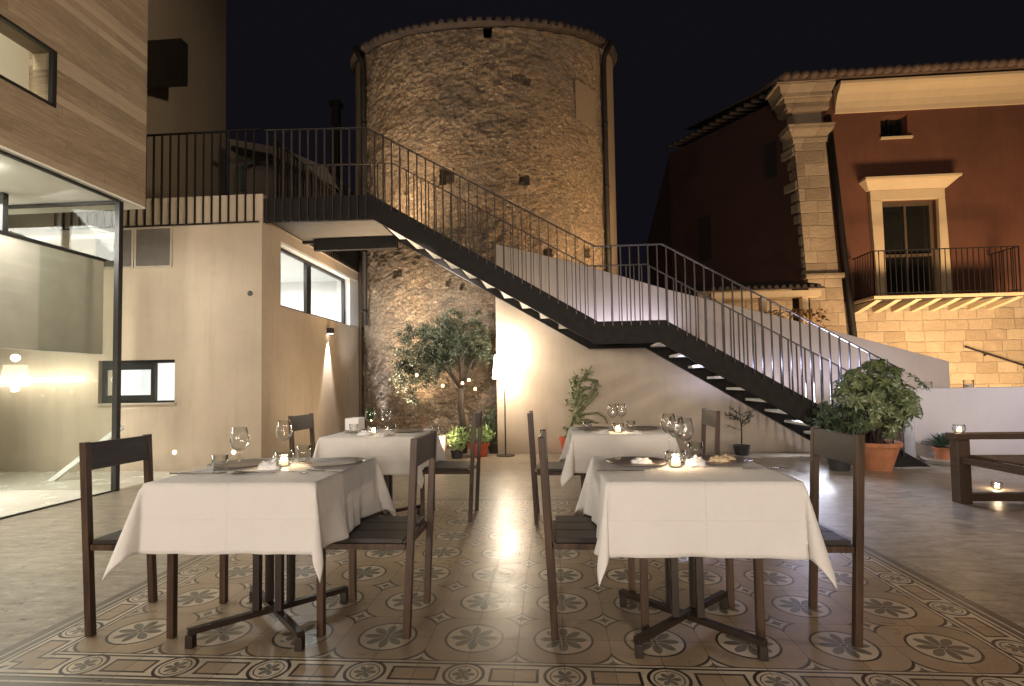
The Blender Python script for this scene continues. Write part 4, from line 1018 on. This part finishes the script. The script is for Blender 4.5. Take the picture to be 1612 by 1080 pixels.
W_ITEMS = [(377, 745, 'tall wine glass at front left table nearest the dark chair, behind the tumbler'), (447, 724, 'wine glass on the far side of the front left table beside the crumpled napkin'),
           (1054, 712, 'leftmost of the wine glasses behind the candle globe on the front right table'), (1066, 722, 'middle wine glass right behind the candle globe on the front right table'), (1080, 728, 'tallest wine glass beside the napkin on the front right table'),
           (608, 684, 'clear wine glass beside the square tumbler on the back left table'), (965, 678, 'left wine glass of the pair on the back right table'), (979, 676, 'right wine glass of the pair on the back right table')]
for a, b_, lb in W_ITEMS: put('wine', make_wine, tabl(a, b_), lb, GW)
o = make_wine('greenglass'); o.location = tabl(583, 684); tag(o, 'greenish wine glass against the bright wall corner on the back left table', None)
GT = 'water tumblers on the tables'
for a, b_, lb in ((346, 744, 'water tumbler at the near edge of the front left table beside a spoon'), (478, 726, 'water tumbler right of the crumpled napkin on the front left table'), (1095, 722, 'water tumbler right of the candle globe on the front right table'),
                  (616, 685, 'water tumbler on the back left table under the clear wine glass'), (557, 684, 'water tumbler at the left end of the back left table napkins'), (993, 679, 'water tumbler right of the glass pair on the back right table'), (925, 680, 'water tumbler at the left edge of the back right table')):
    put('tumbler', make_tumbler, tabl(a, b_), lb, GT)
GP = 'round charger plates on the tables'
for x, y, lb in ((-1.60, 2.62, 'dark round charger plate at the left side of the front left table'), (-1.12, 2.66, 'dark round charger plate at the right side of the front left table'),
                 (0.40, 2.62, 'dark round charger plate with white crumbs at the left side of the front right table'), (0.80, 2.66, 'dark round charger plate with bread at the right side of the front right table'),
                 (-1.66, 4.5, 'dark charger plate at the left side of the back left table'), (-1.24, 4.48, 'dark charger plate at the right side of the back left table'),
                 (0.33, 4.52, 'dark charger plate at the left side of the back right table'), (0.74, 4.5, 'dark charger plate at the right side of the back right table')):
    put('plate', make_plate, Vector((x, y, TZ)), lb, GP)
GC = 'glass candle holders with burning tealights'
for p, lb, e in ((Vector((-1.36, 2.60, TZ)), 'burning candle glass in the middle of the front left table', 1.6), (tabl(1064, 735), 'large burning candle globe in the middle of the front right table', 1.8),
              (tabl(588, 684), 'burning candle glass among napkins on the back left table', 1.6), (tabl(973, 681), 'burning candle glass among glasses on the back right table', 1.6),
              (Vector((4.45, 5.75, 0.0)), 'burning candle glass on the ground behind the timber lounge seat', 4), (Vector((3.68, 5.14, 0.632)), 'small burning candle glass standing on the arm of the lounge seat', 0.8)):
    put('candle', make_candle, p, lb, GC); candle_light(p, e)
def crumple(name, c, sx_, sy_, sz_, seed, mat, lab, cat, grp=None):
    m_ = MB(); n, k = 26, 14
    for i in range(k+1):
        for j in range(n):
            th = 2*math.pi*j/n; ph_ = math.pi/2*i/k
            d = Vector((math.cos(th)*math.cos(ph_), math.sin(th)*math.cos(ph_), math.sin(ph_)))
            r_ = 0.75+0.55*abs(noise.noise(d*2.6+Vector((seed, 0, 0))))+0.35*noise.noise(d*6+Vector((0, seed, 0)))
            m_.v.append((d.x*sx_*r_, d.y*sy_*r_, max(0.0, d.z*sz_*r_)))
    for i in range(k):
        for j in range(n): m_.f.append((i*n+j, i*n+(j+1) % n, (i+1)*n+(j+1) % n, (i+1)*n+j))
    o = m_.build(name, MT[mat], smooth=True); o.location = c; return tag(o, lab, cat, grp)
GN = 'crumpled white napkins'
crumple('napkin', tabl(424, 739), .060, .035, .045, 1, 'napkin', 'crumpled white napkin between the two wine glasses of the front left table', 'napkin', GN)
crumple('napkin', tabl(1096, 733), .050, .040, .040, 2, 'napkin', 'crumpled white napkin right of the candle globe on the front right table', 'napkin', GN)
crumple('napkin', tabl(575, 685), .070, .05, .035, 3, 'napkin', 'crumpled white napkin at the foot of the greenish glass on the back left table', 'napkin', GN)
crumple('napkin', tabl(600, 687), .050, .04, .030, 8, 'napkin', 'small crumpled napkin before the clear wine glass on the back left table', 'napkin', GN)
crumple('napkin', tabl(950, 683), .050, .04, .030, 4, 'napkin', 'crumpled white napkin left of the glass pair on the back right table', 'napkin', GN)
crumple('napkin', tabl(1003, 683), .050, .04, .025, 5, 'napkin', 'crumpled white napkin near the right end of the back right table', 'napkin', GN)
crumple('napkin', Vector((0.42, 2.60, TZ+.007)), .055, .035, .025, 6, 'napkin', 'folded white napkin lying on the left charger plate of the front right table', 'napkin', GN)
crumple('bread_roll', Vector((0.79, 2.63, TZ+.007)), .055, .035, .028, 7, 'bread', 'pale bread roll on the right charger plate of the front right table', 'bread')
crumple('bread_roll', Vector((0.85, 2.70, TZ+.008)), .035, .03, .024, 9, 'bread', 'small seeded bread roll behind the pale roll on the right charger plate', 'bread')
bx = MB(); p = Vector((-1.80, 4.62, TZ)); bx.box(p.x-.02, p.x+.1, p.y-.08, p.y+.08, TZ, TZ+.01)
for (x0, x1, y0, y1) in ((-.02, -.012, -.08, .08), (.092, .10, -.08, .08), (-.012, .092, -.08, -.072), (-.012, .092, .072, .08)): bx.box(p.x+x0, p.x+x1, p.y+y0, p.y+y1, TZ+.0101, TZ+.115)
tag(bx.build('bread_box', MT['white'], bevel=0.002), 'small white open bread box at the left edge of the back left table', 'bread box')
def make_cut(kind):
    m_ = MB()
    if kind == 'knife':
        m_.box(-.10, 0, -.006, .006, 0, .005); m_.box(0.0005, .11, -.009, .006, .001, .003)
    else:
        m_.box(-.10, .045, -.004, .004, 0, .003); m_.box(.0455, .06, -.011, .011, .001, .004)
        for k in range(4): m_.box(.0605, .10, -.011+k*.0063, -.0075+k*.0063, .001, .0035)
    return m_.build(kind, MT['cutlery'], bevel=0.0008)
GU = 'cutlery beside the plates'
for kind, p, rz, lb in (('knife', tabl(300, 746), .05, 'table knife at the near left edge of the front left table'), ('knife', Vector((-1.40, 2.40, TZ+.0005)), -.1, 'table knife behind the near tumbler of the front left table'), ('fork', tabl(462, 743), -.5, 'fork lying slantwise right of the napkin on the front left table'),
                        ('knife', tabl(510, 742), -.3, 'table knife near the right edge of the front left table'), ('knife', tabl(975, 742), .08, 'table knife in front of the left charger plate on the front right table'), ('fork', tabl(1205, 738), .0, 'fork right of the bread plate on the front right table')):
    p = Vector(p); p.z = TZ+.001
    if kind not in protos:
        o = protos[kind] = make_cut(kind)
    else: o = protos[kind].copy(); COL.objects.link(o)
    o.location = p; o.rotation_euler = (0, 0, rz); tag(o, lb, kind, GU)

# ------------------------------------------------------------------ timber lounge seat at the right
lg = thing('lounge_seat', 'heavy dark timber lounge seat with an open arm at the right edge', 'lounge seat', (3.62, 5.1, 0))
bw_ = 4.9
def lbx(nm, *a, **k): return MB().box(*a).build(nm, MT['bench'], lg, bevel=0.005)
lbx('post', 3.63, 3.74, 5.10, 5.20, 0, .575); lbx('post', 4.60, 4.71, 5.10, 5.20, 0, .575)
lbx('post', 3.63, 3.74, 3.85, 3.95, 0, .575); lbx('post', 4.60, 4.71, 3.85, 3.95, 0, .575)
lbx('top_rail', 3.60, 4.74, 5.08, 5.21, .5755, .63)
lbx('seat_rail', 3.741, 4.599, 5.12, 5.18, .36, .42); lbx('side_rail', 3.655, 3.715, 3.951, 5.099, .36, .42); lbx('side_rail', 4.63, 4.69, 3.951, 5.099, .36, .42)
lbx('foot_rail', 3.741, 4.599, 5.11, 5.19, .02, .09)
sm = MB()
for k in range(9): sm.box(3.72, 4.625, 3.96+k*.126, 3.96+k*.126+.115, .4205, .44)
sm.build('seat', MT['bench'], lg, bevel=0.003)
m_ = MB(); m_.box(4.50, 4.62, 4.35, 4.95, .445, .90); cu = m_.build('cushion', MT['blue'], bevel=0.05); tag(cu, 'blue grey cushion leaning on the timber lounge seat', 'cushion')

# candle jars on the low wall
def jar(loc, lab, r=.06, h=.11, mat='wineglass'):
    t = thing('glass_jar', lab, 'jar', loc)
    MB().lathe_open([(0.001, .002), (r, .002), (r, h), (r-.004, h), (r-.004, .008), (0.001, .008)], loc, 24).build('glass', MT[mat], t, smooth=True)
    MB().lathe([(0, .0085), (r*.6, .0085), (r*.6, .04), (0, .04)], loc, 20).build('wax', MT['ceramic'], t)
jar(Vector((5.76, 7.83, .985)), 'wide ribbed glass jar standing on top of the low white wall')
jar(Vector((5.22, 7.83, .985)), 'dark squat jar at the left end of the low white wall', .055, .09)

# ================================================================== PLANTS
def pot(parent, c, rb, rt, h, mat, rim=True):
    p = [(0, 0), (rb, 0), (rt*.96, h*.86)]
    if rim: p += [(rt*1.05, h*.86), (rt*1.06, h), (rt*.93, h)]
    else: p += [(rt, h), (rt*.93, h)]
    p += [(rt*.90, h*.90), (0, h*.90)]
    MB().lathe(p, c, 32).build('pot', MT[mat], parent, smooth=False)
    m_ = MB(); m_.lathe([(0, h*.905), (rt*.89, h*.905), (rt*.7, h*.93), (0, h*.94)], c, 20); m_.build('soil', MT['soil'], parent)
def leaf(m_, c, d, n, L, W, bend=0.15):
    d = d.normalized(); s_ = d.cross(n)
    if s_.length < 1e-4: s_ = d.orthogonal()
    s_.normalize(); n = s_.cross(d).normalized()
    a = c; b = c+d*L*.5+n*L*.04; t = c+d*L-n*L*bend
    k = len(m_.v); m_.v += [tuple(a), tuple(b+s_*W/2), tuple(t), tuple(b-s_*W/2), tuple(b-n*W*.18)]
    m_.f += [(k, k+1, k+4), (k+1, k+2, k+4), (k+2, k+3, k+4), (k+3, k, k+4)]
def rv(): return Vector((random.gauss(0, 1), random.gauss(0, 1), random.gauss(0, 1))).normalized()

# olive tree
OB = Vector((-1.50, 8.75, 0))
ot = thing('olive_tree', 'leafy olive tree with a dark trunk in front of the stone tower', 'tree', OB)
F0 = OB+Vector((-.02, 0, 1.08))
tk = MB(); tk.tube([OB, OB+Vector((.02, 0, .35)), OB+Vector((-.03, .02, .75)), F0], [.075, .058, .052, .05], 10)
tips = []
for k in range(9):
    a = 2*math.pi*k/9+random.uniform(-.2, .2); L_ = random.uniform(.45, .8)
    e = F0+Vector((math.cos(a)*L_*.75-.08, math.sin(a)*L_*.55, .28+random.uniform(0, .75))); mid = F0.lerp(e, .5)+Vector((0, 0, .12))+rv()*.05
    tk.tube([F0, mid, e], [.032, .018, .007], 6)
    for q in range(3):
        e2 = e+rv()*.28+Vector((0, 0, .1)); tk.tube([mid.lerp(e, .6), e2], [.008, .004], 5); tips.append(e2)
    tips += [e, mid.lerp(e, .7)]
tk.build('trunk', MT['bark'], ot, smooth=True)
cr_ = MB(); cc = OB+Vector((-.36, 0, 1.72))
cl = []
for k in range(210):
    d = rv()*(random.random()**.45); q = cc+Vector((d.x*.86, d.y*.55, d.z*.56+ (0.10 if d.x > 0.2 else 0)))
    if q.z < 1.26 and random.random() < .6: continue
    cl.append(q)
cl += tips
for k in range(34): cl.append(OB+Vector((random.uniform(-1.15, -.35), random.uniform(-.3, .2), random.uniform(1.15, 1.55))))
for k in range(7): cl.append(OB+Vector((-.95+random.uniform(-.15, .2), 0, random.uniform(.75, 1.2))))
for q in cl:
    ax = rv(); ax.z = ax.z*.5+.2
    for j in range(95):
        t_ = random.uniform(-.14, .14); c_ = q+ax*t_+rv()*random.random()*.09; leaf(cr_, c_, (ax+rv()*.9), rv(), random.uniform(.04, .065), random.uniform(.011, .018))
cr_.build('crown', MT['olive'], ot, fix=False)
for i, (a, b_, ds) in enumerate(((656, 590, 'leftmost small glowing glass lantern hanging in the olive tree'), (697, 607, 'small glowing glass lantern hanging left of the olive trunk'), (728, 603, 'small dim glowing lantern hanging right at the olive fork'), (738, 598, 'highest small glowing lantern hanging right of the olive fork'), (748, 612, 'rightmost small glowing lantern hanging in the olive tree'))):
    p = at_y(a, b_, 8.45); t = thing('hanging_lantern', ds, 'lantern', p, group='small lanterns hanging in the olive tree')
    MB().lathe([(0, -.028), (.020, -.028), (.026, -.006), (.020, .018), (.010, .024), (0, .024)], p, 12).build('glass', MT['bulb'], t, smooth=True)
    MB().tube([p+Vector((0, 0, .024)), p+Vector((0, .1, .30))], .002, 5).build('wire', MT['blackmetal'], t)
# umbrella plant in the big terracotta pot
SB = Vector((4.02, 7.02, 0))
sp = thing('umbrella_plant', 'large bushy umbrella plant in a big terracotta pot by the stair foot', 'potted plant', SB)
pot(sp, SB, .17, .275, .345, 'terracotta')
stm = MB(); lf = MB()
def palm_leaf(m_, c, ax, n, L, W, cnt=7):
    ax = ax.normalized(); a = ax.orthogonal().normalized(); b_ = ax.cross(a)
    for k in range(cnt):
        t_ = 2*math.pi*k/cnt+random.uniform(-.15, .15); d = a*math.cos(t_)+b_*math.sin(t_)+ax*.15
        leaf(m_, c, d, ax, L*random.uniform(.8, 1.1), W, .3)
for k in range(16):
    a = random.uniform(0, 6.28); rr = random.uniform(.0, .36); e = SB+Vector((math.cos(a)*rr+.06, math.sin(a)*rr, random.uniform(.62, 1.2)))
    b0_ = SB+Vector((random.uniform(-.08, .08), random.uniform(-.08, .08), .3)); mid = b0_.lerp(e, .5)+rv()*.04
    stm.tube([b0_, mid, e], [.014, .011, .006], 6)
stm.build('stems', MT['bark'], sp, smooth=True)
clus = [(-.30,.0,.84,.17), (-.22,-.1,1.10,.16), (.0,-.05,1.22,.15), (.22,.0,1.14,.15), (.36,0,.86,.19), (.16,-.15,.80,.20), (-.08,-.12,.92,.20), (-.22,.0,.60,.15), (.12,0,.56,.14), (.30,.05,.62,.14), (0,.1,1.0,.22), (.47,-.02,.76,.10), (-.12,-.15,.70,.15), (.30,.05,1.00,.14), (.12,.0,1.32,.07), (-.36,0,1.0,.08)]
for (cx_, cy_, cz_, cr2) in clus:
    for k in range(int(130*cr2)+4):
        d = rv(); q = SB+Vector((cx_, cy_, cz_))+d*cr2*random.uniform(.5, 1.05)
        ax = d*0.9+Vector((0, -.25, .6))+rv()*.4; palm_leaf(lf, q, ax, ax, random.uniform(.075, .125), random.uniform(.032, .046))
for k in range(26):
    d = rv(); d.z = abs(d.z)*.9-.1; e = SB+Vector((.06+d.x*.56, d.y*.42, .88+d.z*.52)); b0_ = SB+Vector((d.x*.25, d.y*.2, .80+d.z*.2))
    stm2 = MB().tube([b0_, e], [.004, .002], 5); lf.add(stm2.v, stm2.f); palm_leaf(lf, e, d+Vector((0, 0, .5)), d, random.uniform(.09, .14), .04)
lf.build('foliage', MT['schef'], sp, fix=False)
# dark bush behind at the stair foot
DB = Vector((3.55, 6.95, 0))
db = thing('dark_shrub', 'dark low leafy shrub in a black pot hiding the foot of the staircase', 'shrub', DB)
pot(db, DB, .11, .15, .26, 'blackpot')
lf = MB(); stm = MB()
for k in range(8):
    e = DB+Vector((random.uniform(-.3, .25), random.uniform(-.2, .2), random.uniform(.45, .8))); stm.tube([DB+Vector((0, 0, .23)), e], [.01, .005], 6)
stm.build('stems', MT['bark'], db)
for k in range(170):
    d = rv()*(random.random()**.4); q = DB+Vector((-.03+d.x*.40, d.y*.28, .62+d.z*.27)); ax = rv()+Vector((0, 0, .6)); palm_leaf(lf, q, ax, ax, random.uniform(.05, .085), .028, 6)
lf.build('foliage', MT['bush'], db, fix=False)
# succulent
QB = Vector((5.14, 7.42, 0.0))
ty = MB().lathe([(0, 0.0), (.20, 0), (.27, .06), (.275, .075), (.255, .075), (.19, .02), (0, .02)], QB, 36).build('plant_tray', MT['ceramic'], smooth=False); tag(ty, 'shallow pale round tray under the succulent pot before the low wall', 'tray')
SQ = QB+Vector((0, .05, .0205))
sq = thing('succulent_plant', 'spiky green succulent in a small terracotta pot on a pale tray', 'potted plant', SQ)
pot(sq, SQ, .075, .115, .19, 'terracotta')
lf = MB()
for k in range(46):
    a = k*2.4; el = .15+1.2*(k/46); L_ = .28-.10*(k/46); d = Vector((math.cos(a)*math.cos(el), math.sin(a)*math.cos(el), math.sin(el)))
    c0 = SQ+Vector((0, 0, .18+.03*k/46)); leaf(lf, c0, d, Vector((0, 0, 1)), L_, .055, .05)
for k in range(60):
    d = rv(); d.z = abs(d.z)*.7; leaf(lf, SQ+Vector((.05, .03, .18))+d*.14, d, Vector((0, 0, 1)), .10, .022, .1)
lf.build('foliage', MT['agave'], sq, fix=False)
# olive sapling in a black pot
BB = Vector((2.86, 8.38, 0))
bs = thing('olive_sapling', 'small thin olive sapling in a black pot against the cream wall', 'potted plant', BB)
pot(bs, BB, .095, .125, .15, 'blackpot', False)
m_ = MB(); m_.tube([BB+Vector((0, 0, .14)), BB+Vector((.01, 0, .38)), BB+Vector((-.02, 0, .72))], [.011, .009, .004], 6); lf = MB()
for k in range(13):
    a = random.uniform(0, 6.28); b0_ = BB+Vector((0, 0, random.uniform(.36, .62))); e = b0_+Vector((math.cos(a)*random.uniform(.1, .24), math.sin(a)*.12, random.uniform(.04, .16))); m_.tube([b0_, e], [.005, .002], 5)
    for j in range(16): leaf(lf, b0_.lerp(e, random.uniform(.3, 1.1)), (e-b0_)+rv()*.15, rv(), random.uniform(.04, .06), .014)
m_.build('trunk', MT['bark'], bs, smooth=True); lf.build('foliage', MT['olive'], bs, fix=False)
# cactus in the red pot
KB = Vector((0.20, 8.40, 0))
kb = thing('cactus_plant', 'tall twisting green cactus with arching pads in a red pot', 'potted plant', KB)
pot(kb, KB, .06, .105, .29, 'redpot')
m_ = MB()
def pads(pts, r0, r1):
    pts = [Vector(p) for p in pts]; P2 = []
    for i in range(len(pts)-1):
        for k in range(6): P2.append(pts[i].lerp(pts[i+1], k/6))
    P2.append(pts[-1]); n = len(P2); r0 *= 1.25; r1 *= 1.25
    m_.tube(P2, [max(.004, (r0+(r1-r0)*i/n)*(.72+.38*abs(math.sin(i*.9)))) for i in range(n)], 7)
def kp(px_, py_, dy=0): p_ = at_y(px_, py_, 8.35+dy); return p_
B_ = KB+Vector((0, 0, .27))
for pts, a, b_ in (([B_, kp(898, 672), kp(905, 645), kp(900, 620), kp(899, 600)], .035, .018),
                   ([kp(905, 650), kp(915, 625), kp(910, 605), kp(925, 588), kp(932, 575)], .045, .008),
                   ([kp(912, 630), kp(925, 625), kp(938, 613), kp(940, 600), kp(925, 597), kp(914, 600)], .030, .016),
                   ([kp(908, 655), kp(920, 640), kp(932, 628), kp(942, 618)], .030, .014),
                   ([kp(905, 660), kp(920, 652), kp(940, 650), kp(952, 658), kp(956, 667)], .018, .010),
                   ([kp(905, 665), kp(925, 662), kp(942, 666)], .028, .012), ([kp(904, 610), kp(903, 598), kp(908, 590)], .040, .02),
                   ([kp(900, 668), kp(890, 676), kp(887, 672)], .016, .02), ([kp(915, 668, -.1), kp(905, 650, -.1), kp(915, 640, -.1)], .04, .02), ([kp(903, 640), kp(912, 615), kp(922, 610)], .045, .03)): pads(pts, a, b_)
m_.build('pads', MT['cactus'], kb, smooth=True)
lf = MB()
for k in range(190):
    q = random.choice(((905, 655), (912, 640), (915, 625), (905, 612), (920, 660), (908, 598), (932, 606), (925, 590), (902, 636))); p_ = kp(*q)+rv()*.085; leaf(lf, p_, rv()+Vector((0, 0, .3)), rv(), .085, .03)
lf.build('leaves', MT['cactus'], kb, fix=False)
# orange-red bowl planter with herbs at the foot of the tower and its neighbours
HB = Vector((-1.19, 8.42, 0))
hb = thing('herb_planter', 'round orange planter of fresh green herbs beside the floor lamp', 'planter', HB)
pot(hb, HB, .13, .165, .20, 'redpot'); lf = MB()
for k in range(420):
    d = rv()*(random.random()**.4); q = HB+Vector((.02+d.x*.24, d.y*.18, .33+d.z*.16)); leaf(lf, q, rv()+Vector((0, 0, .8)), rv(), random.uniform(.04, .07), .026)
lf.build('foliage', MT['basil'], hb, fix=False)
gb = Vector((-1.50, 8.20, 0)); g_ = thing('green_shrub', 'low bright green shrub between the pale planter and the chair', 'shrub', gb)
pot(g_, gb, .08, .10, .12, 'blackpot', False); lf = MB()
for k in range(380):
    d = rv()*(random.random()**.4); q = gb+Vector((d.x*.17, d.y*.15, .30+d.z*.20)); leaf(lf, q, rv()+Vector((0, 0, .8)), rv(), random.uniform(.04, .07), .024)
lf.build('foliage', MT['basil'], g_, fix=False)
db2 = Vector((-.98, 8.75, 0)); g_ = thing('dark_fern', 'dark leafy fern in the corner between tower and cream wall', 'shrub', db2)
pot(g_, db2, .08, .10, .12, 'blackpot', False); lf = MB()
for k in range(420):
    d = rv()*(random.random()**.4); q = db2+Vector((-.05+d.x*.17, d.y*.15, .42+d.z*.36)); leaf(lf, q, rv()+Vector((0, 0, .8)), rv(), random.uniform(.05, .09), .022)
lf.build('foliage', MT['bush'], g_, fix=False)
wp = Vector((-1.80, 8.15, 0)); g_ = thing('pale_planter', 'square pale planter box with a glass jar on it behind the back left table', 'planter', wp)
MB().box(wp.x-.17, wp.x+.12, wp.y-.12, wp.y+.12, 0, .36).build('box', MT['whitepot'], g_, bevel=.01)
jar(wp+Vector((-.02, 0, .361)), 'clear glass jar standing on the pale planter box', .075, .14)
